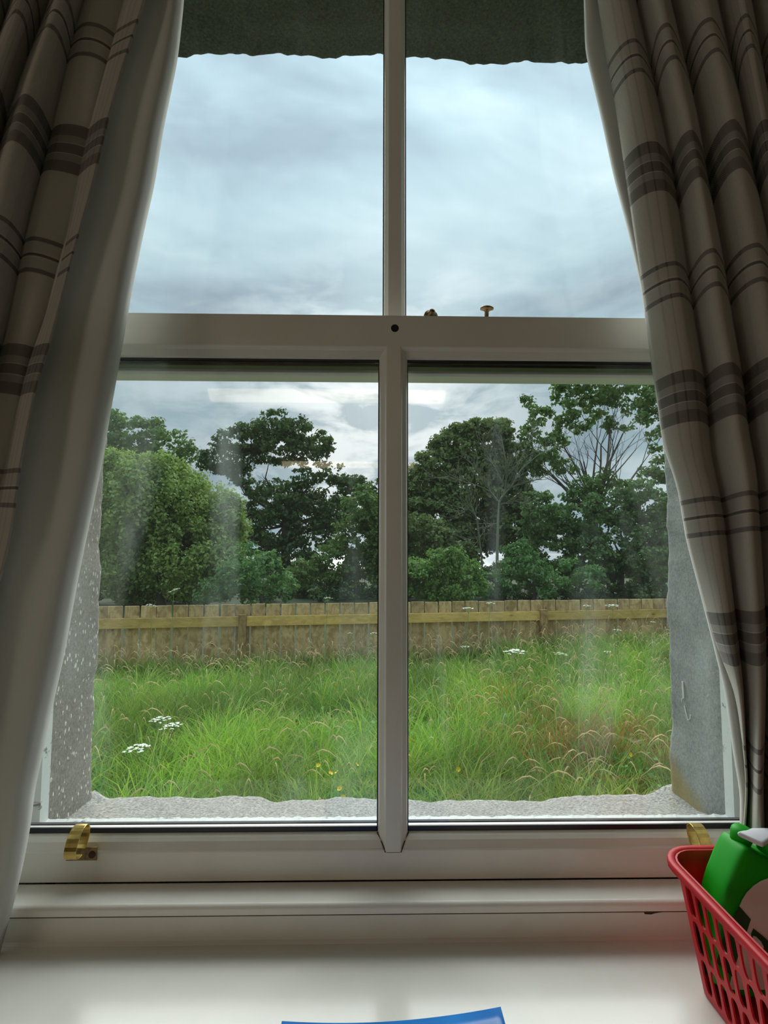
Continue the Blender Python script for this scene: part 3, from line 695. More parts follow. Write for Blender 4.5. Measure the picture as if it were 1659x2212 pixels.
EE = interp_curve([(1700, -150), (1740, 0), (1800, 497), (1900, 1000), (1930, 1400), (1900, 2000)])
rf = curtain_face('plaid_cloth', cr, [smooth1(e) for e in (E0, EA, EB, EC, ED, EE)], [0.735, 0.745, 0.742, 0.738, 0.735, 0.73], [0.042, 0.062, 0.066, 0.06, 0.06], -0.10, 10.12, -380, 2050, 0.02, M['plaid'])
rf.data.transform(mv)
LE = interp_curve([(1255, -150), (1262, 0), (1265, 113), (1274, 149), (1299, 253), (1326, 380), (1357, 497), (1386, 624), (1405, 768), (1422, 881), (1434, 972), (1447, 1000), (1466, 1061), (1482, 1163), (1514, 1285), (1537, 1374), (1560, 1468), (1565, 1488), (1586, 1635), (1600, 1716), (1599, 1773), (1598, 2000)])
def lining(name, parent, outer, inner, Y0, Y1, y0, y1, roll=0.010):
    ylist = np.arange(y0, y1, 18.0); V = []; K = 16
    for yi in ylist:
        xa, xb = outer(yi), inner(yi)
        for k in range(K + 1):
            s_ = k / K
            # a soft roll at the window edge, then a flat run back under the checked cloth
            Yd = Y0 + (Y1 - Y0) * s_ - roll * math.exp(-((s_ - 0.22) / 0.16) ** 2) + (0.012 * math.exp(-(s_ / 0.06) ** 2)) + 0.003 * math.sin(yi * 0.006 + s_ * 5)
            V.append(tuple(P(xa + (xb - xa) * s_, yi, Yd)))
    n = K + 1; Fc = [(i * n + j, i * n + j + 1, (i + 1) * n + j + 1, (i + 1) * n + j) for i in range(len(ylist) - 1) for j in range(K)]
    me = bpy.data.meshes.new(name); me.from_pydata(V, [], Fc); me.update(); o = link(name, me, M['lining'], parent, smooth=True)
    s = o.modifiers.new('solidify', 'SOLIDIFY'); s.thickness = 0.0015; s.offset = 0
    return o
E0s = smooth1(E0)
lining('lining', cr, smooth1(LE, 25), lambda y: E0s(y) + 60, 0.748, 0.762, -380, 2060, 0.004).data.transform(mv)

# ---- the curtain whose white lining faces the room
cl = empty('curtain', P(150, -380, 0.72), label='plaid curtain showing a broad white strip of lining, beside the speckled jamb stone', cat='curtain', group='checked curtains framing the window')
mv = Matrix.Translation(-Vector(cl.location))
D0 = interp_curve([(350, -150), (314, 0), (271, 127), (235, 253), (199, 407), (154, 560), (113, 723), (75, 845), (45, 1000), (24, 1163), (-3, 1264), (-60, 1500), (-120, 1800), (-160, 2100)])
D1 = interp_curve([(300, -150), (267, 0), (235, 122), (199, 253), (181, 325), (158, 430), (140, 533), (108, 655), (59, 791), (27, 927), (-10, 1100), (-50, 1264), (-120, 1500), (-190, 2100)])
D2 = interp_curve([(215, -150), (182, 0), (158, 77), (140, 158), (118, 253), (95, 353), (68, 452), (50, 529), (27, 655), (0, 768), (-60, 1000), (-130, 1300), (-220, 2100)])
D3 = interp_curve([(145, -150), (108, 0), (97, 27), (59, 122), (27, 217), (0, 307), (-50, 500), (-130, 800), (-220, 1200), (-320, 2100)])
D4 = interp_curve([(60, -150), (25, 0), (-20, 122), (-80, 307), (-200, 700), (-320, 1200), (-420, 2100)])
D5 = interp_curve([(-40, -150), (-80, 0), (-180, 307), (-320, 700), (-440, 1200), (-560, 2100)])
lf = curtain_face('plaid_cloth', cl, [smooth1(e) for e in (D0, D1, D2, D3, D4, D5)], [0.722, 0.735, 0.742, 0.735, 0.73, 0.725], [0.016, 0.014, 0.052, 0.056, 0.05], 0.12, 10.057, -380, 2090, 0.02, M['plaid'], first_roll=True)
lf.data.transform(mv)
LL = interp_curve([(400, -150), (397, 0), (383, 130), (352, 280), (333, 400), (310, 500), (285, 625), (262, 757), (240, 880), (220, 1000), (195, 1120), (169, 1244), (140, 1407), (112, 1529), (87, 1651), (75, 1700), (67, 1773), (47, 1880), (20, 1985), (3, 2040), (-8, 2100)])
D0s = smooth1(D0)
lining('lining', cl, smooth1(LL, 30), lambda y: D0s(y) - 25, 0.738, 0.728, -380, 2075, 0.016).data.transform(mv)
# pole the curtains hang from, above the frame
rod = empty('curtain_pole', (0.03, 0.70, 1.09), label='white curtain pole above the window recess', cat='curtain pole')
MB().tube([(-1.0, 0, 0), (1.0, 0, 0)], 0.012, 12).build('pole', M['paint'], rod, smooth=True)
for s_ in (-0.97, 0.97): MB().box(s_ - 0.008, s_ + 0.008, -0.008, 0.10, -0.008, 0.008).build('bracket', M['paint'], rod)

# ================================================================== ON THE WINDOW BOARD
ZB = OZ0
# --- basket
BX0, BX1, BY0, BY1, BH = 0.374, 0.63, 0.425, 0.708, 0.142
def perim(h, rad=0.034, off=0.0, taper=0.020):
    """closed outline of the basket at height h as list of (x, y, on_straight_index)"""
    ins = taper * (1 - h / BH) - off
    x0, x1, y0, y1 = BX0 + ins, BX1 - ins, BY0 + ins, BY1 - ins
    r = max(0.012, rad + off * 0.8 - ins * 0.3)
    return x0, x1, y0, y1, r
def side_cells():
    """outline as segments: straight runs cut in columns, corners in arcs; yields function (t index) per height"""
    nx = 10; ny = 11; na = 6
    def ring(h, off=0.0):
        x0, x1, y0, y1, r = perim(h, off=off); pts = []
        for k in range(nx): pts.append((x0 + r + (x1 - x0 - 2 * r) * k / nx, y0))
        for k in range(na): a = -math.pi / 2 + math.pi / 2 * k / na; pts.append((x1 - r + r * math.cos(a), y0 + r + r * math.sin(a)))
        for k in range(ny): pts.append((x1, y0 + r + (y1 - y0 - 2 * r) * k / ny))
        for k in range(na): a = math.pi / 2 * k / na; pts.append((x1 - r + r * math.cos(a), y1 - r + r * math.sin(a)))
        for k in range(nx): pts.append((x1 - r - (x1 - x0 - 2 * r) * k / nx, y1))
        for k in range(na): a = math.pi / 2 + math.pi / 2 * k / na; pts.append((x0 + r + r * math.cos(a), y1 - r + r * math.sin(a)))
        for k in range(ny): pts.append((x0, y1 - r - (y1 - y0 - 2 * r) * k / ny))
        for k in range(na): a = math.pi + math.pi / 2 * k / na; pts.append((x0 + r + r * math.cos(a), y0 + r + r * math.sin(a)))
        return pts
    kinds = [1] * nx + [0] * na + [1] * ny + [0] * na + [0] * nx + [0] * na + [1] * ny + [0] * na
    return ring, kinds
ring, kinds = side_cells()
hs = [0.0, 0.006, 0.047, 0.088, 0.1285, BH]; holes = {1, 2, 3}
bk = MB(); NP = len(kinds)
def pt(h, i, s_):
    a = ring(h)[i % NP]; b = ring(h)[(i + 1) % NP]; return (a[0] + (b[0] - a[0]) * s_, a[1] + (b[1] - a[1]) * s_, h)
for r in range(len(hs) - 1):
    h0, h1 = hs[r], hs[r + 1]
    A = ring(h0); B = ring(h1)
    for i in range(NP):
        if r in holes and kinds[i]:
            ca = []
            cb = []
            m = 5
            outer = [(k / m, 0.0) for k in range(m)] + [(1.0, k / m) for k in range(m)] + [(1 - k / m, 1.0) for k in range(m)] + [(0.0, 1 - k / m) for k in range(m)]
            inner = []
            for (a, b) in outer:
                # rounded slot: super-ellipse inside the cell
                dx, dy = a - 0.5, b - 0.5; ang = math.atan2(dy, dx); c_, s__ = math.cos(ang), math.sin(ang)
                rr = (abs(c_) ** 3.2 + abs(s__) ** 3.2) ** (-1 / 3.2)
                inner.append((0.5 + 0.36 * rr * c_, 0.5 + 0.445 * rr * s__))
            b0 = len(bk.v)
            for (a, b) in outer + inner:
                h = h0 + (h1 - h0) * b; p0 = A[i]; p1 = A[(i + 1) % NP]; q0 = B[i]; q1 = B[(i + 1) % NP]
                xa = p0[0] + (p1[0] - p0[0]) * a; ya = p0[1] + (p1[1] - p0[1]) * a; xb = q0[0] + (q1[0] - q0[0]) * a; yb = q0[1] + (q1[1] - q0[1]) * a
                bk.v.append((xa + (xb - xa) * b, ya + (yb - ya) * b, h))
            n = len(outer)
            for k in range(n):
                k2 = (k + 1) % n; bk.f.append((b0 + k, b0 + k2, b0 + n + k2, b0 + n + k))
        else:
            b0 = len(bk.v); bk.v += [(*A[i], h0), (*A[(i + 1) % NP], h0), (*B[(i + 1) % NP], h1), (*B[i], h1)]; bk.f.append((b0, b0 + 1, b0 + 2, b0 + 3))
A = ring(0.0); b0 = len(bk.v); bk.v += [(*p, 0.0) for p in A]; bk.f.append(tuple(b0 + i for i in reversed(range(NP))))
bx, by = (BX0 + BX1) / 2, (BY0 + BY1) / 2
basket = empty('basket', (bx, by, ZB + 0.0012), label='red plastic basket with slotted sides holding the green bottle', cat='basket')
bo = bk.build('slotted_wall', M['red'], basket); bo.data.transform(Matrix.Translation((-bx, -by, 0.001)))
bm = bmesh.new(); bm.from_mesh(bo.data); bmesh.ops.remove_doubles(bm, verts=bm.verts, dist=0.0002); bmesh.ops.recalc_face_normals(bm, faces=bm.faces); bm.to_mesh(bo.data); bm.free()
sd_ = bo.modifiers.new('solidify', 'SOLIDIFY'); sd_.thickness = 0.0022; sd_.offset = -1
rim = MB()
prof = [(-0.0005, BH - 0.012), (0.0, BH), (0.002, BH + 0.002), (0.0078, BH + 0.002), (0.009, BH + 0.001), (0.0094, BH - 0.006), (0.0082, BH - 0.006), (0.0076, BH - 0.001), (0.002, BH - 0.004)]
rings = []
for off, h in prof:
    pts = ring(BH, off); rings.append([(x - bx, y - by, h) for x, y in pts])
for rg in rings: rim.v += rg
np_ = len(prof)
for i in range(np_):
    i2 = (i + 1) % np_
    for k in range(NP):
        k2 = (k + 1) % NP; rim.f.append((i * NP + k, i * NP + k2, i2 * NP + k2, i2 * NP + k))
rim.build('rim', M['red'], basket, smooth=True, bevel=0)

# --- green bottle standing in the basket
zfl_b = ZB + 0.0055
bt = empty('bottle', (0.49, 0.665, zfl_b), label='bright green bottle with white flip cap inside the red basket', cat='bottle')
YF = 0.645
pxs = [(1496, 2140), (1500, 2050), (1507, 1960), (1514, 1912), (1526, 1872), (1542, 1832), (1556, 1804), (1562, 1796), (1571, 1794), (1580, 1800), (1600, 1812), (1640, 1832), (1668, 1826), (1700, 1846), (1716, 1880), (1724, 1960), (1730, 2060), (1734, 2140)]
outl = []
for a, b in pxs:
    p = P(a, b, YF + 0.040); outl.append((max(p.x, 0.386), max(p.z, zfl_b)))
outl = [(x - 0.49, z - zfl_b) for x, z in outl]; outl[0] = (outl[0][0] + 0.004, 0.0); outl[-1] = (outl[-1][0] - 0.004, 0.0)
bd = MB(); n = len(outl); cx_ = sum(p[0] for p in outl) / n; cz_ = sum(p[1] for p in outl) / n
layers = [(YF + 0.000, 0.90), (YF + 0.0015, 0.955), (YF + 0.006, 0.99), (YF + 0.014, 1.0), (YF + 0.034, 1.0), (YF + 0.042, 0.985), (YF + 0.048, 0.92)]
for y, s_ in layers:
    for x, z in outl: bd.v.append((cx_ + (x - cx_) * s_, y - 0.665, cz_ + (z - cz_) * s_))
for i in range(len(layers) - 1):
    for k in range(n):
        k2 = (k + 1) % n; bd.f.append((i * n + k, i * n + k2, (i + 1) * n + k2, (i + 1) * n + k))
bd.f.append(tuple(reversed(range(n)))); bd.f.append(tuple((len(layers) - 1) * n + k for k in range(n)))
zmin = min(v[2] for v in bd.v); bd.v = [(x, y, z - zmin if z < 0.01 else z) for x, y, z in bd.v]
bb = bd.build('body', M['green'], bt, smooth=True)
sb = bb.modifiers.new('sub', 'SUBSURF'); sb.levels = 1; sb.render_levels = 1
def bl(px, py, Y): p = P(px, py, Y); return Vector((p.x - 0.49, p.y - 0.665, p.z - zfl_b))
# neck collar, rounded, half hidden by the cap
MB().lathe([(0.004, -0.012), (0.0110, -0.010), (0.0126, 0.0), (0.0122, 0.004), (0.0095, 0.0075), (0.004, 0.0085)], bl(1603, 1801, 0.668), (0.2, -0.15, 1), 24).build('neck', M['green'], bt, smooth=True)
MB().lathe([(0.004, -0.012), (0.0125, -0.010), (0.0140, 0.0), (0.0135, 0.006), (0.010, 0.009), (0.005, 0.010)], bl(1664, 1822, 0.658), (0.2, -0.15, 1), 24).build('hinge_lug', M['green'], bt, smooth=True)
a1, a2, a3, a4 = bl(1591, 1795, 0.655), bl(1648, 1822, 0.640), bl(1700, 1786, 0.672), bl(1622, 1788, 0.672)
cp = MB(); th = Vector((0, 0, -0.006))
cp.v = [tuple(v) for v in (a1, a2, a3, a4)] + [tuple(v + th) for v in (a1, a2, a3, a4)]
cp.f = [(0, 1, 2, 3), (7, 6, 5, 4), (0, 4, 5, 1), (1, 5, 6, 2), (2, 6, 7, 3), (3, 7, 4, 0)]
cp.build('flip_cap', M['cap'], bt, bevel=0.0028, seg=4, smooth=True)
# printed label, a thin film on the front
def film(name, pts, mat, lift):
    me = MB(); q = [bl(a, b, YF - lift) for a, b in pts]; n = len(q)
    me.v = [tuple(v) for v in q] + [(v.x, v.y + 0.0006, v.z) for v in q]; me.f = [tuple(range(n)), tuple(reversed(range(n, 2 * n)))] + [(i, (i + 1) % n, n + (i + 1) % n, n + i) for i in range(n)]
    return me.build(name, mat, bt)
arc = [(1600, 1958)] + [(1600 + 118 * (1 - math.cos(math.radians(t))) * 0.5 - 0 + (0), 1958 - 60 * math.sin(math.radians(t))) for t in (20, 45, 70, 95, 120)] + [(1712, 1930), (1716, 2120), (1568, 2120)]
film('label_panel', [(1598, 1958), (1604, 1944), (1614, 1928), (1628, 1914), (1645, 1903), (1664, 1896), (1688, 1892), (1712, 1893), (1716, 2138), (1576, 2138), (1590, 2060), (1608, 2022), (1622, 1986)], M['label_white'], 0.0016)
film('label_band', [(1598, 1960), (1622, 1986), (1608, 2030), (1596, 2060), (1582, 2110), (1548, 2080), (1560, 2030), (1580, 1990)], M['label_green'], 0.0024)
film('label_band', [(1628, 2006), (1650, 2024), (1690, 2060), (1700, 2110), (1660, 2085), (1636, 2062), (1626, 2040), (1623, 2018)], M['label_green'], 0.0026)
film('label_mark', [(1627, 2022), (1634, 2024), (1644, 2034), (1650, 2046), (1648, 2056), (1640, 2058), (1632, 2050), (1628, 2036)], M['label_white'], 0.0036)
film('label_mark', [(1612, 2118), (1620, 2116), (1628, 2124), (1632, 2136), (1628, 2142), (1618, 2136)], M['label_green'], 0.0026)

# --- blue booklet lying on the board, its cover springing up at one corner
bl_ = empty('booklet', (0.03, 0.5, ZB), label='blue-covered booklet with a curled corner lying on the window board', cat='booklet')
xa = P(607, 2203, 0.62).x; xb = P(1088, 2180, 0.62).x
def cov(lift, z0):
    nx, ny = 24, 14; V = []
    for i in range(nx + 1):
        s_ = i / nx
        for k in range(ny + 1):
            t = k / ny; y = 0.42 + (0.628 - 0.42) * t
            up_ = lift * (0.013 * max(0, (s_ - 0.42) / 0.58) ** 2.0 + 0.008 * max(0, (0.45 - s_) / 0.45) ** 2) * (0.15 + 0.85 * t ** 2)
            y2 = y + (0.010 * s_ * t) - 0.3 * up_ * t
            V.append((xa + (xb - xa) * s_ + 0.004 * (1 - t) * s_ - 0.03, y2 - 0.5, z0 + up_))
    Fc = [(i * (ny + 1) + k, (i + 1) * (ny + 1) + k, (i + 1) * (ny + 1) + k + 1, i * (ny + 1) + k + 1) for i in range(nx) for k in range(ny)]
    return V, Fc
for nm, lf_, z0, mt_, th_ in (('pages', 0.75, 0.0012, 'paper', 0.0016), ('cover', 1.0, 0.0036, 'blue', 0.0005)):
    V, Fc = cov(lf_, z0); me = bpy.data.meshes.new(nm); me.from_pydata(V, [], Fc); me.update(); o = link(nm, me, M[mt_], bl_, smooth=True)
    s = o.modifiers.new('solidify', 'SOLIDIFY'); s.thickness = th_; s.offset = 0

# ================================================================== THE GARDEN
ZG = -1.30
def ground_z(x, y): return ZG
gnd = MB().box(-40, 40, 1.09, 38, ZG - 0.3, ZG).build('ground', M['soil'], kind='structure')
MB().box(-300, 300, 38, 700, ZG - 0.8, ZG - 0.25).build('lake_water', M['water'], kind='structure')

# ---- fence
A_ = P(210, 1310, 5.2); B_ = P(1437, 1294, 6.11)
fdir = Vector((B_.x - A_.x, B_.y - A_.y, 0)); flen = fdir.length; fdir.normalize(); ang = math.atan2(fdir.y, fdir.x)
ZT = -0.527
fence = empty('fence', (A_.x, A_.y, ZG), ang, label='pine board fence with closely set upright boards and two rails', cat='fence')
def along(px, py=1340):     # distance along the fence seen at that column
    d = ray(px, py); # intersect vertical plane
    n_ = Vector((-fdir.y, fdir.x, 0)); t = n_.dot(Vector((A_.x, A_.y, 0))) / n_.dot(d); p = d * t
    return (Vector((p.x, p.y, 0)) - Vector((A_.x, A_.y, 0))).dot(fdir)
s0 = along(227.5); s1 = along(1020 + 1480 / 3.77); nb = 39
pitch = None
gaps = [200 + g_ / 3.77 for g_ in (115, 250, 383, 518, 650, 780, 910, 1038, 1167, 1293, 1415, 1540, 1655)]
# board pitch from the two ends of the run
g0 = along(230.5); gE = along(1020 + 1480 / 3.77)
cnt = round((gE - g0) / (along(1020 + 1480 / 3.77) - along(1020 + 1383 / 3.77) + 1e-9) )
pitch = (along(639) - along(230.5)) / 12.0
bw = pitch - 0.016
bmesh_ = MB().box(-bw / 2, bw / 2, -0.009, 0.009, 0.0, 1.0).mesh('board'); bmesh_.materials.append(M['board'])
r = random.Random(4)
i0 = -8; iN = int((flen + 1.6) / pitch)
for i in range(i0, iN):
    o = bpy.data.objects.new('board', bmesh_); COL.objects.link(o); o.parent = fence
    h = ZT - ZG + r.uniform(-0.003, 0.003) + 0.04
    o.location = (g0 + pitch * (i + 0.5) + r.uniform(-0.002, 0.002), 0.0 + r.uniform(-0.002, 0.002), -0.04)
    o.scale = (1 + r.uniform(-0.02, 0.03), 1, h); o.rotation_euler = (0, r.uniform(-0.004, 0.004), 0)
    b = o.modifiers.new('bevel', 'BEVEL'); b.width = 0.002; b.segments = 1
pposts = [along(525), along(1169), along(1441)]; pposts = [pposts[0] - (pposts[1] - pposts[0])] + pposts + [pposts[2] + 2.6]
zr_t = P(525, 1342, 5.4).z
zrt = P(210, 1337, 5.17).z - ZG; zrb = P(210, 1359, 5.17).z - ZG
for k in range(len(pposts) - 1):
    a, b = pposts[k] + 0.037, pposts[k + 1] - 0.037
    MB().box(-(b - a) / 2, (b - a) / 2, -0.019, 0.019, 0, zrt - zrb).build('rail', M['rail'], fence, bevel=0.003).location = ((a + b) / 2, -0.030, zrb)
    MB().box(-(b - a) / 2, (b - a) / 2, -0.010, 0.010, 0, 0.13).build('gravel_board', M['rail'], fence, bevel=0.003).location = ((a + b) / 2, -0.022, 0.012)
pm = MB().box(-0.037, 0.037, -0.037, 0.037, -0.3, 0.0).mesh('post')
for s_ in pposts:
    o = MB().box(-0.037, 0.037, -0.037, 0.037, -0.2, zrt + 0.022).build('post', M['post'], fence, bevel=0.004); o.location = (s_, -0.048, 0)
nl = MB()
for i in range(i0, iN): 
    for dx in (-0.03, 0.03): pass

# ---- trees
def rand_dirs(n, rng):
    v = rng.normal(size=(n, 3)); return v / np.linalg.norm(v, axis=1, keepdims=True)
def leaves(centres, normals, size, rng, up=0.35, aspect=0.6):
    n = len(centres); nn = normals * 0.7 + rand_dirs(n, rng) * 0.9; nn[:, 2] += up; nn /= np.linalg.norm(nn, axis=1, keepdims=True)
    t = np.cross(nn, rand_dirs(n, rng)); t /= np.linalg.norm(t, axis=1, keepdims=True); b = np.cross(nn, t)
    L_ = size * rng.uniform(0.6, 1.25, (n, 1)); Wd = L_ * aspect
    V = np.empty((n, 4, 3)); V[:, 0] = centres - t * L_; V[:, 1] = centres + b * Wd - t * L_ * 0.1 + nn * L_ * 0.15; V[:, 2] = centres + t * L_; V[:, 3] = centres - b * Wd - t * L_ * 0.1 + nn * L_ * 0.15
    return V.reshape(-1, 3)
def crown_mesh(name, blobs, Y, leaf, dens, seed, clump=0.32, spread=1.0, flat=0.6, gap=0.0, fill=1.0, upright=0.0):
    """blobs (column, row, radius) at distance Y, given a depth of their own around the trunk"""
    rng = np.random.default_rng(seed); Cs = []; Ns = []
    for bi, bl3 in enumerate(blobs):
        px, py, rp = bl3[:3]; Yb = Y + (bl3[3] if len(bl3) > 3 else rng.uniform(-0.5, 0.5) * spread)
        C = np.array(P(px, py, Yb)); R = rp / F * Yb
        nc = max(6, int(dens * (R / clump) ** 2))
        d = rand_dirs(nc, rng); rad = R * (0.45 + 0.55 * rng.random(nc) ** 0.4); cc = C + d * rad[:, None] * np.array([1, 0.9, 0.95])
        cr_ = clump * rng.uniform(0.5, 1.2, nc)
        nl_ = np.maximum(4, (fill * 40 * (cr_ / clump) ** 2).astype(int)); idx = np.repeat(np.arange(nc), nl_)
        g_ = rng.normal(size=(len(idx), 3)); g_ /= (np.linalg.norm(g_, axis=1, keepdims=True)); g_ *= rng.random((len(idx), 1)) ** 0.45
        pts = cc[idx] + g_ * cr_[idx][:, None] * np.array([1, 1, flat + upright])
        pts[:, 2] = np.maximum(pts[:, 2], ZG + 0.05)
        nrm = d[idx] * 0.5 + g_ * 0.8
        Cs.append(pts); Ns.append(nrm)
    Cs = np.concatenate(Cs); Ns = np.concatenate(Ns)
    V = leaves(Cs, Ns, leaf, rng)
    return V
def finish_leaves(name, V, origin, mat, parent):
    V = V - np.array(origin); n = len(V) // 4; Fq = np.arange(n * 4, dtype=np.int32).reshape(-1, 4)
    me = npmesh(name, V, [Fq]); return link(name, me, mat, parent)
def branches(mb, start, d, length, rad, depth, rng, spread=0.6, up=0.15, kids=3, seg=4, minr=0.006, shrink=0.66):
    pts = [start]; p = Vector(start); dd = Vector(d).normalized(); rr = [rad]
    for k in range(seg):
        dd = (dd + Vector((rng.uniform(-1, 1), rng.uniform(-1, 1), rng.uniform(-0.7, 1) * 0.6 + up)) * 0.17).normalized()
        p = p + dd * length / seg; pts.append(p.copy()); rr.append(rad * (1 - 0.5 * (k + 1) / seg))
    mb.tube(pts, rr, 5 if rad > 0.03 else 3, cap=False)
    ends = [pts[-1]]
    if depth > 0:
        for c in range(kids):
            k = rng.randint(1, seg) if c else seg
            nd = (dd + Vector((rng.uniform(-1, 1), rng.uniform(-1, 1), rng.uniform(-0.6, 0.9))) * spread).normalized()
            ends += branches(mb, pts[k], nd, length * rng.uniform(0.35, 0.6), max(minr, rr[k] * shrink), depth - 1, rng, spread, up, kids, max(2, seg - 1), minr, shrink)
    return ends
LM = dict(
    oak=leaf_mat('oak_leaves', (0.043, 0.087, 0.026), (0.123, 0.196, 0.046), 0.3),
    willow=leaf_mat('willow_leaves', (0.16, 0.26, 0.06), (0.40, 0.52, 0.13), 0.35),
    ash=leaf_mat('ash_leaves', (0.065, 0.131, 0.032), (0.189, 0.304, 0.065), 0.35),
    hazel=leaf_mat('hazel_leaves', (0.072, 0.174, 0.051), (0.217, 0.392, 0.109), 0.35),
    olive=leaf_mat('olive_brown_leaves', (0.09, 0.15, 0.045), (0.24, 0.31, 0.09), 0.3),
    bright=leaf_mat('bright_bush_leaves', (0.102, 0.217, 0.043), (0.290, 0.464, 0.102), 0.35),
    pine=leaf_mat('bluish_green_leaves', (0.07, 0.15, 0.045), (0.20, 0.32, 0.09), 0.3),
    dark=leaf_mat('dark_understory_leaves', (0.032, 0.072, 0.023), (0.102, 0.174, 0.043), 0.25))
def tree(name, label, cat, trunk_px, Y, blobs, mat, leaf=0.075, dens=5.0, seed=1, clump=0.34, trunk_r=0.14, tb=None, limbs=4, depth=2, tmat='bark', **kw):
    base = P(trunk_px, 1280, Y); base = Vector((base.x, base.y, ZG))
    root = empty(name, base, label=label, cat=cat, group='trees and bushes beyond the fence')
    V = crown_mesh(name, blobs, Y, leaf * 1.2, dens, seed, clump, **kw)
    finish_leaves('foliage', V, base, LM[mat], root)
    rr = random.Random(seed); mb = MB()
    top = min(b[1] for b in blobs); ctr = P(sum(b[0] for b in blobs) / len(blobs), top, Y); H = ctr.z - ZG
    tb_h = (tb if tb is not None else 0.42) * H
    for k in range(1 if limbs < 6 else 1):
        lean = Vector(((ctr.x - base.x) / max(H, 0.1) * 0.6, 0, 1))
        pts = [Vector((0, 0, 0)), lean * tb_h * 0.5 + Vector((rr.uniform(-0.05, 0.05), 0, 0)), lean * tb_h]
        mb.tube(pts, [trunk_r * 1.15, trunk_r * 0.9, trunk_r * 0.75], 8, cap=False)
        for j_ in range(limbs):
            b = blobs[rr.randrange(len(blobs))]; q = P(b[0], b[1], Y) - base; d = (q - pts[-1])
            branches(mb, pts[-1] - lean * tb_h * rr.uniform(0, 0.35), d, d.length * 0.62, trunk_r * 0.42, depth, rr, 0.7, 0.1, 3, 4)
    mb.build('trunk', M[tmat], root, smooth=True)
    return root

tree('oak_tree', 'large dark oak with a broad layered crown and sky showing between its limbs', 'tree', 618, 24,
     [(590, 922, 42), (548, 945, 40), (500, 955, 34), (640, 935, 42), (690, 962, 32), (600, 962, 44), (540, 985, 26), (655, 975, 30), (475, 1000, 30), (505, 1015, 28), (447, 992, 20), (700, 1022, 26), (650, 1035, 24), (745, 1030, 30), (772, 1050, 22), (560, 1058, 28), (530, 1040, 20), (610, 1085, 52), (660, 1100, 52), (600, 1140, 52), (680, 1165, 50), (560, 1115, 36), (720, 1110, 40), (620, 1200, 50), (550, 1175, 40), (740, 1080, 26)], 'oak', 0.085, 7.0, 3, 0.36, 0.22, tb=0.45, limbs=12, depth=3, flat=0.5)
tree('ash_tree', 'mid-green tree rising behind the willow', 'tree', 300, 26,
     [(300, 950, 56), (370, 965, 44), (255, 935, 44), (335, 925, 30), (200, 960, 60), (395, 985, 28), (160, 950, 60), (310, 1010, 60), (230, 1010, 60)], 'ash', 0.095, 5.5, 5, 0.45, 0.2)
tree('willow_tree', 'pale green rounded willow, the largest crown by the speckled jamb', 'tree', 350, 13,
     [(300, 1050, 75), (250, 1040, 70), (330, 1100, 110), (420, 1100, 80), (465, 1150, 70), (240, 1140, 100), (400, 1200, 90), (300, 1210, 90), (480, 1215, 50), (190, 1100, 90), (200, 1200, 80), (350, 1040, 60), (390, 1060, 50), (505, 1140, 30), (440, 1260, 40), (280, 1270, 30), (500, 1100, 30), (230, 1000, 28), (160, 1010, 50)], 'willow', 0.042, 7.0, 7, 0.17, 0.10, flat=0.6, upright=0.9, fill=1.25)
tree('hazel_bush', 'loose blue-green bush in front of the oak trunk', 'bush', 570, 11,
     [(540, 1205, 36), (575, 1240, 44), (515, 1245, 42), (610, 1265, 30), (480, 1265, 34), (560, 1275, 36), (440, 1280, 26), (590, 1215, 26)], 'hazel', 0.038, 4.5, 9, 0.15, 0.04, limbs=8, flat=0.7)
tree('alder_tree', 'light green small tree between the oak and the window bar', 'tree', 770, 15,
     [(780, 1100, 38), (765, 1160, 52), (805, 1170, 52), (725, 1215, 50), (795, 1240, 50), (680, 1250, 42), (740, 1265, 42), (650, 1230, 26), (840, 1210, 50), (800, 1110, 40), (835, 1130, 40), (850, 1260, 40), (790, 1068, 20)], 'ash', 0.05, 5.5, 12, 0.20, 0.08)
tree('distant_tree', 'small far tree top peeping over beside the window bar', 'tree', 815, 34,
     [(800, 1070, 26), (830, 1060, 30), (860, 1075, 34), (790, 1100, 40), (850, 1120, 60)], 'dark', 0.12, 6, 14, 0.5, 0.2)
tree('domed_tree', 'broad dome-shaped dark green tree behind the bare lichened one', 'tree', 1020, 20,
     [(1000, 962, 50), (1060, 948, 44), (950, 1005, 48), (915, 1045, 46), (1015, 1050, 78), (1095, 1010, 56), (895, 1095, 46), (1100, 1085, 60), (960, 1110, 66), (1040, 1140, 60), (1025, 928, 22), (965, 965, 30), (870, 1060, 40), (890, 1160, 60), (1120, 1150, 60), (1085, 925, 20), (980, 1180, 60)], 'olive', 0.075, 10.0, 16, 0.28, 0.18)
tree('tall_tree', 'tall airy tree with bare limbs and sky between its leaves', 'tree', 1290, 19,
     [(1180, 915, 34), (1150, 890, 20), (1225, 880, 34), (1215, 850, 24), (1290, 872, 44), (1350, 860, 40), (1410, 868, 44), (1200, 960, 28), (1160, 960, 28), (1255, 915, 26), (1425, 950, 30), (1330, 915, 24), (1218, 1010, 24), (1405, 1030, 28), (1178, 1010, 34), (1445, 1010, 34), (1300, 825, 60), (1400, 800, 60), (1480, 900, 50), (1385, 910, 22), (1150, 1000, 30), (1240, 820, 40), (1300, 1040, 30), (1340, 1050, 24), (1130, 930, 18), (1140, 865, 12)], 'ash', 0.072, 4.0, 18, 0.26, 0.13, tb=0.38, limbs=16, depth=3, flat=0.6, fill=0.8)
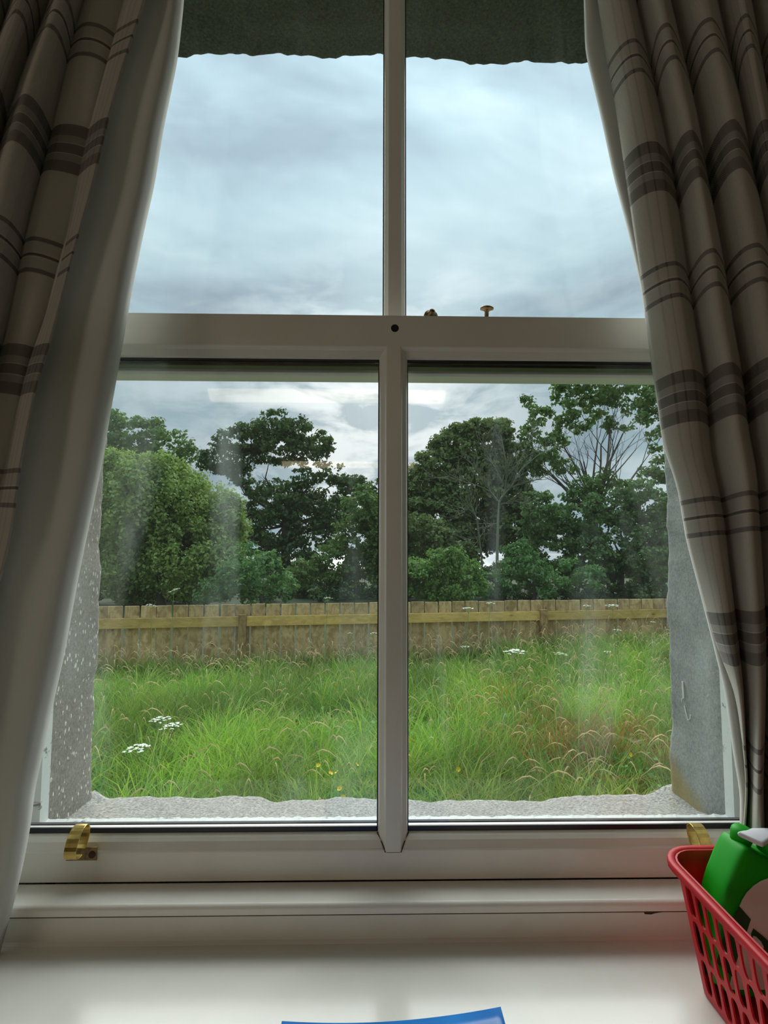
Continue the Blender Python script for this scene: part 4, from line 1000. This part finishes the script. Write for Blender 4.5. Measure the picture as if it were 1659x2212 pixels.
tree('birch_tree', 'blue-green bushy tree filling the space under the tall airy tree', 'tree', 1340, 16,
     [(1180, 1110, 60), (1250, 1110, 60), (1330, 1100, 50), (1400, 1110, 60), (1320, 1160, 70), (1200, 1185, 66), (1400, 1200, 64), (1270, 1210, 60), (1260, 1055, 30), (1450, 1110, 50), (1450, 1200, 50), (1380, 1060, 30), (1350, 1240, 50), (1430, 1260, 40)], 'pine', 0.055, 6.0, 20, 0.21, 0.10)
tree('elder_bush', 'loose dark green bush by the foot of the bare tree', 'bush', 1150, 13,
     [(1100, 1245, 40), (1150, 1230, 42), (1060, 1262, 30), (1190, 1262, 34), (1230, 1240, 30), (1120, 1200, 36), (1270, 1250, 30)], 'hazel', 0.042, 4.0, 22, 0.16, 0.04, limbs=8, flat=0.7)
tree('rounded_bush', 'bright green rounded bush just behind the fence', 'bush', 955, 12,
     [(955, 1225, 42), (905, 1245, 40), (1005, 1240, 38), (870, 1240, 40), (940, 1265, 40), (990, 1270, 36), (980, 1205, 22), (1030, 1265, 22)], 'bright', 0.034, 8.0, 24, 0.13, 0.04, flat=0.7)
tree('thorn_bush', 'yellowish green bush over the rounded bright one', 'bush', 900, 15,
     [(920, 1150, 36), (895, 1180, 36), (880, 1130, 34), (955, 1170, 34), (1000, 1195, 30)], 'olive', 0.05, 6.0, 26, 0.18, 0.05)
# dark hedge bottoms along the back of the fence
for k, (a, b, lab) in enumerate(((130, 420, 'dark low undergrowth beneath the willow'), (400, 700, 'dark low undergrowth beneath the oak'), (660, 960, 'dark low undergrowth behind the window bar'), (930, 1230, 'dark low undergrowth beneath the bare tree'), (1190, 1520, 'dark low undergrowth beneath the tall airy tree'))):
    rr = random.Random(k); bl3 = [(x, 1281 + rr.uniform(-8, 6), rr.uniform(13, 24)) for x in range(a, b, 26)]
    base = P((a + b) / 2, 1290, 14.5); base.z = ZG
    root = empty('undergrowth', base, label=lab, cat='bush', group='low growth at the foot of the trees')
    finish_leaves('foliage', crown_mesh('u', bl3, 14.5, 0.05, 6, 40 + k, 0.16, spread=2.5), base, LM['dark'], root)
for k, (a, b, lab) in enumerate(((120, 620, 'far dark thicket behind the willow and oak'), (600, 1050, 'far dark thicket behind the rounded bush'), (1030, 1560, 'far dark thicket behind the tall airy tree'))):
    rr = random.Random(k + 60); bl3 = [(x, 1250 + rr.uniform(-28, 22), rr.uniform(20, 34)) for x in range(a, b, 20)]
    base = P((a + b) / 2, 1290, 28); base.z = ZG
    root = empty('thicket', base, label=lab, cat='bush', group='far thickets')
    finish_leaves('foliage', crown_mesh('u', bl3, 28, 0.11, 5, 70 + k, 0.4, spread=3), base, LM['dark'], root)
# bare tree grown over with lichen
base = P(1072, 1290, 14.0); base = Vector((base.x, base.y, ZG))
root = empty('bare_tree', base, label='bare grey tree with lichened twigs in front of the dome-shaped tree', cat='tree')
mb = MB(); rr = random.Random(31)
def dp(px, py, dY=0): return P(px, py, 14.0 + dY) - base
limbs = [([(1072, 1292), (1074, 1200), (1076, 1120), (1078, 1085)], 0.075), ([(1078, 1085), (1092, 1060), (1095, 1020), (1090, 980), (1082, 940)], 0.05),
         ([(1078, 1085), (1060, 1062), (1030, 1048), (1000, 1040), (968, 1030)], 0.035), ([(1080, 1080), (1105, 1050), (1125, 1015), (1160, 985), (1180, 972)], 0.038),
         ([(1078, 1090), (1110, 1082), (1135, 1090), (1150, 1105)], 0.022), ([(1088, 1050), (1070, 1010), (1050, 985), (1040, 965)], 0.024), ([(1095, 1030), (1120, 1000), (1140, 960), (1150, 930)], 0.02),
         ([(1074, 1130), (1050, 1140), (1035, 1165), (1022, 1180)], 0.022), ([(1062, 1064), (1040, 1030), (1028, 1015), (1010, 990)], 0.018), ([(1100, 1055), (1140, 1040), (1170, 1035)], 0.018),
         ([(1045, 1290), (1040, 1200), (1030, 1120), (1015, 1085)], 0.05), ([(1028, 1115), (1008, 1095), (998, 1110)], 0.018)]
for pts, rad in limbs:
    q = [dp(a, b, rr.uniform(-0.35, 0.35) if i else 0) for i, (a, b) in enumerate(pts)]
    if pts[0] == (1045, 1290): q[0].z = 0
    mb.tube(q, [0.62 * rad * (1 - 0.75 * i / len(q)) for i in range(len(q))], 6, cap=False)
    if rad < 0.06:
        for k in range(15):
            i = rr.randint(1, len(q) - 1); f_ = rr.random(); s_ = q[i - 1].lerp(q[i], f_); d = (q[i] - q[i - 1]).normalized() + Vector((rr.uniform(-1, 1), rr.uniform(-0.8, 0.8), rr.uniform(-0.4, 1))) * 0.9
            branches(mb, s_, d, rr.uniform(0.25, 0.55), 0.010, 2, rr, 0.7, 0.15, 3, 3, 0.0045, 0.7)
mb.build('trunk', M['lichen'], root, smooth=True)

# ---- meadow
def fence_y(x): return A_.y + (x - A_.x) * fdir.y / fdir.x
def meadow(n, seed, hfun, wd, cols, name, zone=None):
    rng = np.random.default_rng(seed)
    y = 1.9 + (6.4 - 1.9) * rng.random(n * 3) ** 0.75
    x = (rng.random(n * 3) * 2 - 1) * (y * 0.66 + 0.2) + 0.05
    ok = y < fence_y(x) - 0.05; x, y = x[ok][:n], y[ok][:n]; n = len(x)
    return x, y, n, rng
def fbm(x, y, s, seed):
    r_ = np.random.default_rng(seed); o = np.zeros_like(x)
    for f, a in ((1, 1), (2.1, 0.6), (4.3, 0.4), (8.7, 0.25)):
        for _ in range(3):
            k = r_.normal(size=2) * s * f; o += a * np.sin(k[0] * x + k[1] * y + r_.random() * 6.28)
    return o / 3.5
x, y, n, rng = meadow(150000, 50, None, None, None, 'g')
patch = fbm(x, y, 2.2, 5); tuft = fbm(x, y, 5.0, 6); patch2 = fbm(x, y, 1.4, 8)
# tufts: pull blades towards tuft centres
tc = rng.random((2600, 2)); ty = 1.9 + 4.5 * tc[:, 0] ** 0.75; tx = (tc[:, 1] * 2 - 1) * (ty * 0.66 + 0.2)
it = rng.integers(0, 2600, n); sel = rng.random(n) < 0.45
x = np.where(sel, tx[it] + rng.normal(size=n) * 0.035, x); y = np.where(sel, ty[it] + rng.normal(size=n) * 0.035, y)
y = np.minimum(y, fence_y(x) - 0.05)
thh = 0.65 + 0.95 * rng.random(2600) ** 1.6
near_f = np.clip(1 - (fence_y(x) - y) / 1.3, 0, 1); rightish = np.clip((x - 0.6) / 1.6, 0, 1)
h = (0.17 + 0.13 * rng.random(n) + 0.05 * patch) * np.where(sel, thh[it], 1.0) * (1 - 0.12 * near_f + 0.75 * near_f * rightish) 
h = np.clip(h, 0.08, 0.5)
az = rng.random(n) * 2 * np.pi; az = np.where(sel, np.arctan2(y - ty[it], x - tx[it]) + rng.normal(size=n) * 0.6, az)
lean = h * rng.uniform(0.15, 0.95, n); dx, dy = np.cos(az) * lean, np.sin(az) * lean
wdt = rng.uniform(0.0018, 0.0042, n) * (1 + 0.2 * (y < 3.2))
fa = rng.random(n) * np.pi; wx, wy = np.cos(fa) * wdt, np.sin(fa) * wdt * 0.6
lv = [(0, 0, 0, 1.0), (0.38, 0.12, 0.12, 0.95), (0.75, 0.48, 0.48, 0.7), (0.93, 1.0, 1.0, 0.0)]
V = np.empty((n, 7, 3))
for k, (fz, fx, fy, fw) in enumerate(lv):
    cx, cy, cz = x + dx * fx, y + dy * fy, ZG + h * fz
    if k < 3:
        V[:, 2 * k] = np.stack([cx - wx * fw, cy - wy * fw, cz], 1); V[:, 2 * k + 1] = np.stack([cx + wx * fw, cy + wy * fw, cz], 1)
    else: V[:, 6] = np.stack([cx, cy, cz], 1)
b = (np.arange(n) * 7)[:, None]
quads = np.concatenate([b + np.array([0, 1, 3, 2]), b + np.array([2, 3, 5, 4])]); tris = b + np.array([4, 5, 6])
g1 = np.array([0.13, 0.33, 0.025]); g2 = np.array([0.42, 0.60, 0.08]); g3 = np.array([0.17, 0.38, 0.12]); g4 = np.array([0.46, 0.60, 0.17])
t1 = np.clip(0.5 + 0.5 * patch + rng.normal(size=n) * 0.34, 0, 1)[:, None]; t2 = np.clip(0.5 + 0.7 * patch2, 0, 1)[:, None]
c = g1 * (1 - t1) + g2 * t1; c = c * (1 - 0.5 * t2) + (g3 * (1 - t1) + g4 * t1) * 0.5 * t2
pb = PZ(1300, 1640, ZG + 0.12); pb2 = PZ(1080, 1545, ZG + 0.15); pb3 = PZ(1130, 1490, ZG + .2)
rust = np.exp(-(((x - pb.x) / 0.55) ** 2 + ((y - pb.y) / 0.42) ** 2)) + 0.4 * np.exp(-(((x - pb2.x) / 0.3) ** 2 + ((y - pb2.y) / 0.3) ** 2)) + 0.5 * np.exp(-(((x - pb3.x) / 0.2) ** 2 + ((y - pb3.y) / 0.25) ** 2))
rm = (rng.random(n) < rust * 0.75)[:, None]; c = np.where(rm, np.array([0.44, 0.27, 0.07]) * rng.uniform(0.7, 1.2, (n, 1)), c)
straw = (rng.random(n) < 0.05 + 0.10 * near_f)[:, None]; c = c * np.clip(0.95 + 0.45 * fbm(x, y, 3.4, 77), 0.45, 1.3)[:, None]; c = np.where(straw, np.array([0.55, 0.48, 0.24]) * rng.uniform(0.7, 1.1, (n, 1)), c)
cv = np.repeat(c[:, None, :], 7, 1); cv[:, :2] *= 0.5; cv[:, 2:4] *= 0.8  # blade feet darkened to paint in the shade deep in the grass
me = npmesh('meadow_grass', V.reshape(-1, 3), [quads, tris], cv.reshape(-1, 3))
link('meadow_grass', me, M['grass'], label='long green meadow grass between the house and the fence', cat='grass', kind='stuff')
# broad low leaves among the blades
x, y, n, rng = meadow(9000, 51, None, None, None, 'w')
cl_ = fbm(x, y, 3.0, 15); keep = cl_ > 0.1; x, y = x[keep], y[keep]; n = len(x)
cen = np.stack([x, y, ZG + rng.uniform(0.06, 0.24, n)], 1); nrm = np.tile(np.array([0, -0.3, 1.0]), (n, 1))
Vw = leaves(cen, nrm, 0.020, rng, 0.8, 0.65); cw = np.repeat((np.array([0.12, 0.30, 0.06]) * rng.uniform(0.7, 1.6, (n, 1)))[:, None, :], 4, 1).reshape(-1, 3)
link('meadow_weeds', npmesh('meadow_weeds', Vw, [np.arange(len(Vw)).reshape(-1, 4)], cw), M['grass'], label='small broad-leaved weeds scattered through the meadow grass', cat='weeds', kind='stuff')
# tan seed heads on arching stalks
n = 3600; x, y, n, rng = meadow(n, 52, None, None, None, 's')
near_f = np.clip(1 - (fence_y(x) - y) / 1.1, 0, 1); keep = rng.random(n) < 0.20 + 0.75 * near_f + 0.25 * np.clip((x - 0.5) / 1.5, 0, 1); x, y = x[keep], y[keep]; near_f = near_f[keep]; n = len(x)
rightish = np.clip((x - 0.4) / 1.8, 0, 1)
h = rng.uniform(0.24, 0.40, n) + 0.08 * near_f + 0.16 * near_f * rightish; az = rng.normal(0.2, 1.1, n) + np.where(rng.random(n) < 0.3, np.pi, 0); ln = rng.uniform(0.05, 0.20, n)
ux, uy = np.cos(az), np.sin(az) * 0.7
px_, py_ = -uy, ux
V = []; Fq = []; Cc = []
stations = [(0, 0, 0.0009), (0.55, 0.10, 0.0008), (0.86, 0.35, 0.0007), (0.97, 0.62, 0.0011), (1.0, 0.78, 0.0036), (0.97, 0.98, 0.0040), (0.90, 1.16, 0.0022), (0.85, 1.25, 0.0003)]
ns = len(stations); V = np.empty((n, ns * 4, 3))
for k, (fz, fl, w_) in enumerate(stations):
    c0 = np.stack([x + ux * ln * fl, y + uy * ln * fl, ZG + h * fz], 1)
    w_ = w_ * (rng.uniform(0.8, 1.2) if k > 3 else 1)
    V[:, 4 * k] = c0 + np.stack([px_, py_, np.zeros(n)], 1) * w_; V[:, 4 * k + 1] = c0 - np.stack([px_, py_, np.zeros(n)], 1) * w_
    V[:, 4 * k + 2] = c0 + np.array([0, 0, 1.0]) * w_; V[:, 4 * k + 3] = c0 - np.array([0, 0, 1.0]) * w_
b = (np.arange(n) * ns * 4)[:, None]; q = []
for k in range(ns - 1):
    q.append(b + np.array([4 * k, 4 * k + 1, 4 * k + 5, 4 * k + 4])); q.append(b + np.array([4 * k + 2, 4 * k + 3, 4 * k + 7, 4 * k + 6]))
base_c = np.array([0.78, 0.64, 0.40]) * rng.uniform(0.7, 1.15, (n, 1)) + np.array([0.08, 0.0, 0.02]) * rng.random((n, 1))
cc = np.repeat(base_c[:, None, :], ns * 4, 1); cc[:, :8] = cc[:, :8] * np.array([0.6, 0.8, 0.45])
link('seed_heads', npmesh('seed_heads', V.reshape(-1, 3), [np.concatenate(q)], cc.reshape(-1, 3)), M['grass'], label='tan drooping grass seed heads standing above the meadow', cat='seed heads', kind='stuff')

# ---- white umbels
fm = bpy.data.meshes.new('flower_cluster')
def cluster_mesh(name, mat):
    mb = MB(); rr = random.Random(2)
    for k in range(9):
        a = rr.random() * 6.28; r_ = 0.0 if k == 0 else 0.75 * math.sqrt(rr.random()); c = Vector((r_ * math.cos(a), r_ * math.sin(a), 0.28 * (1 - r_ * r_)))
        mb.lathe([(0.05, -0.10), (0.30, 0.0), (0.26, 0.10), (0.08, 0.14)], c, (rr.uniform(-0.3, 0.3), rr.uniform(-0.3, 0.3), 1), 6)
    me = mb.mesh(name); me.materials.append(mat); return me
CM = cluster_mesh('flower_cluster', M['umbel']); CG = cluster_mesh('flower_cluster', M['umbel_green'])
def umbel(px, py, wpx, Y, label, green=False, tilt=0.0, base_px=None, seed=0):
    rr = random.Random(seed + 100); top = P(px, py, Y); R = wpx / 2 / F * Y
    bx_ = P(base_px if base_px else px + rr.uniform(-12, 12), py, Y).x; base = Vector((bx_, Y + 0.02, ZG))
    t = empty('hogweed', base, label=label, cat='wildflower', group='white umbel flowers in the meadow')
    hub = top - base - Vector((0, 0, R * 0.75)); H = hub.z
    st = MB().tube([Vector((0, 0, 0)), Vector((hub.x * 0.25, 0, H * 0.45)), Vector((hub.x * 0.7, 0, H * 0.8)), hub], [0.0030, 0.0026, 0.0022, 0.0018], 6)
    if H > 0.35:
        for k in range(2):
            a = hub * rr.uniform(0.5, 0.8); st.tube([a, a + Vector((rr.choice((-1, 1)) * 0.035, -0.01, 0.045)), a + Vector((rr.choice((-1, 1)) * 0.05, -0.01, 0.09))], [0.002, 0.0015, 0.001], 4)
    nr = 13 if wpx > 28 else 9
    ctrs = []
    for k in range(nr):
        a = 2.4 * k + rr.uniform(-0.2, 0.2); r_ = R * 0.86 * math.sqrt((k + 0.4) / nr)
        c = hub + Vector((r_ * math.cos(a), r_ * math.sin(a), R * 0.75 - 0.25 * r_ * r_ / R + tilt * r_ * math.cos(a) + rr.uniform(-0.04, 0.04) * R)); ctrs.append(c)
        st.tube([hub, hub.lerp(c, 0.6) - Vector((0, 0, 0.04 * R)), c], 0.0010, 3, cap=False)
    st.build('stem', M['stem'], t)
    for c in ctrs:
        o = bpy.data.objects.new('flower_cluster', CG if green else CM); COL.objects.link(o); o.parent = t; o.location = c
        s_ = R * rr.uniform(0.19, 0.27); o.scale = (s_, s_, s_ * 0.8); o.rotation_euler = (0, 0, rr.random() * 6)
UM = [(375, 1274, 28, 4.4, 'tall white umbel tilted in front of the willow, standing clear of the fence top', False, 0.45),
      (326, 1306, 24, 4.3, 'flat white umbel just breaking the fence top below the willow', False, -0.2),
      (708, 1291, 22, 4.6, 'white umbel above the fence top below the small light green tree', False, 0),
      (347, 1552, 48, 2.9, 'large white umbel nearest the speckled jamb, upper of the close pair on one clump', False, 0.0),
      (372, 1566, 50, 2.8, 'large white umbel overlapping the upper one by the speckled jamb', False, 0.1),
      (298, 1613, 60, 2.7, 'lowest large white umbel, close above the stone sill beside the speckled jamb', False, 0.05),
      (755, 1367, 13, 4.8, 'tiny white umbel against the fence boards under the rail near the window bar', False, 0),
      (806, 1367, 18, 4.7, 'small white umbel touching the window bar against the fence boards', False, 0.1),
      (1012, 1313, 30, 4.6, 'white umbel against the fence rail below the rounded bright bush', False, 0.0),
      (1058, 1302, 24, 4.7, 'flat white umbel at the fence top below the bare tree', False, 0),
      (1003, 1396, 24, 4.4, 'white umbel low on the fence boards above the grass, below the rounded bush', False, 0),
      (1113, 1405, 54, 3.9, 'widest white umbel at the grass line beside the middle fence post', False, 0.05),
      (1212, 1411, 36, 4.0, 'greenish half-open umbel just past the middle fence post', True, -0.1),
      (1311, 1407, 20, 4.6, 'thin white umbel at the grass line under the tall airy tree', False, 0),
      (1267, 1308, 22, 4.9, 'thin white umbel at the fence top below the tall airy tree', False, 0),
      (1323, 1307, 32, 4.8, 'full white umbel at the fence top below the tall airy tree', False, 0),
      (1333, 1360, 22, 4.7, 'small white umbel below the rail, under the full one at the fence top', False, 0),
      (1410, 1343, 14, 5.0, 'tiny white umbel on the rail beside the grey jamb stone', False, 0)]
for k, (a, b_, w, Y, lab, gr, ti) in enumerate(UM): umbel(a, b_, w, Y, lab, gr, ti, base_px={3: 325, 4: 322, 5: 345}.get(k), seed=k)

# ---- buttercups
YL = [(687, 1653, 'by itself at the outer side of the buttercup cluster'), (714, 1670, 'double bloom low in the buttercup cluster'), (731, 1657, 'topmost but one in the buttercup cluster'), (740, 1656, 'beside the topmost of the cluster, towards the window bar'), (728, 1668, 'middle of the buttercup cluster'), (734, 1703, 'below the buttercup cluster, over the sill'),
      (741, 1722, 'touching the edge of the granite sill'), (770, 1651, 'nearest the window bar'), (889, 1600, 'just past the window bar'), (725, 1481, 'far up the meadow near the fence foot'), (643, 1563, 'alone in mid meadow below the oak'), (991, 1661, 'alone in the grass below the rounded bush'), (1361, 1629, 'in the rusty patch beside the grey jamb'), (1093, 1518, 'in the grass below the widest umbel')]
pet = MB()
for k in range(5):
    a = k * 2 * math.pi / 5; c, s_ = math.cos(a), math.sin(a); b0 = len(pet.v)
    for r_, w_, z_ in ((0.1, 0.15, 0), (0.6, 0.5, 0.2), (1.0, 0.35, 0.45)):
        pet.v += [(c * r_ - s_ * w_, s_ * r_ + c * w_, z_), (c * r_ + s_ * w_, s_ * r_ - c * w_, z_)]
    pet.f += [(b0, b0 + 1, b0 + 3, b0 + 2), (b0 + 2, b0 + 3, b0 + 5, b0 + 4)]
pm_ = pet.mesh('petals'); pm_.materials.append(M['yellow'])
for k, (a, b_, lab) in enumerate(YL):
    top = PZ(a, b_, ZG + 0.30); t = empty('buttercup', (top.x, top.y, ZG), label='yellow buttercup, ' + lab, cat='wildflower', group='buttercups in the grass')
    MB().tube([(0.01, 0, 0), (0.004, 0, 0.16), (0, 0, 0.30)], 0.0012, 4).build('stem', M['stem'], t)
    o = bpy.data.objects.new('petals', pm_); COL.objects.link(o); o.parent = t; o.location = (0, 0, 0.298); s_ = 0.011; o.scale = (s_, s_, s_); o.rotation_euler = (0.5, 0.1 * k, k)
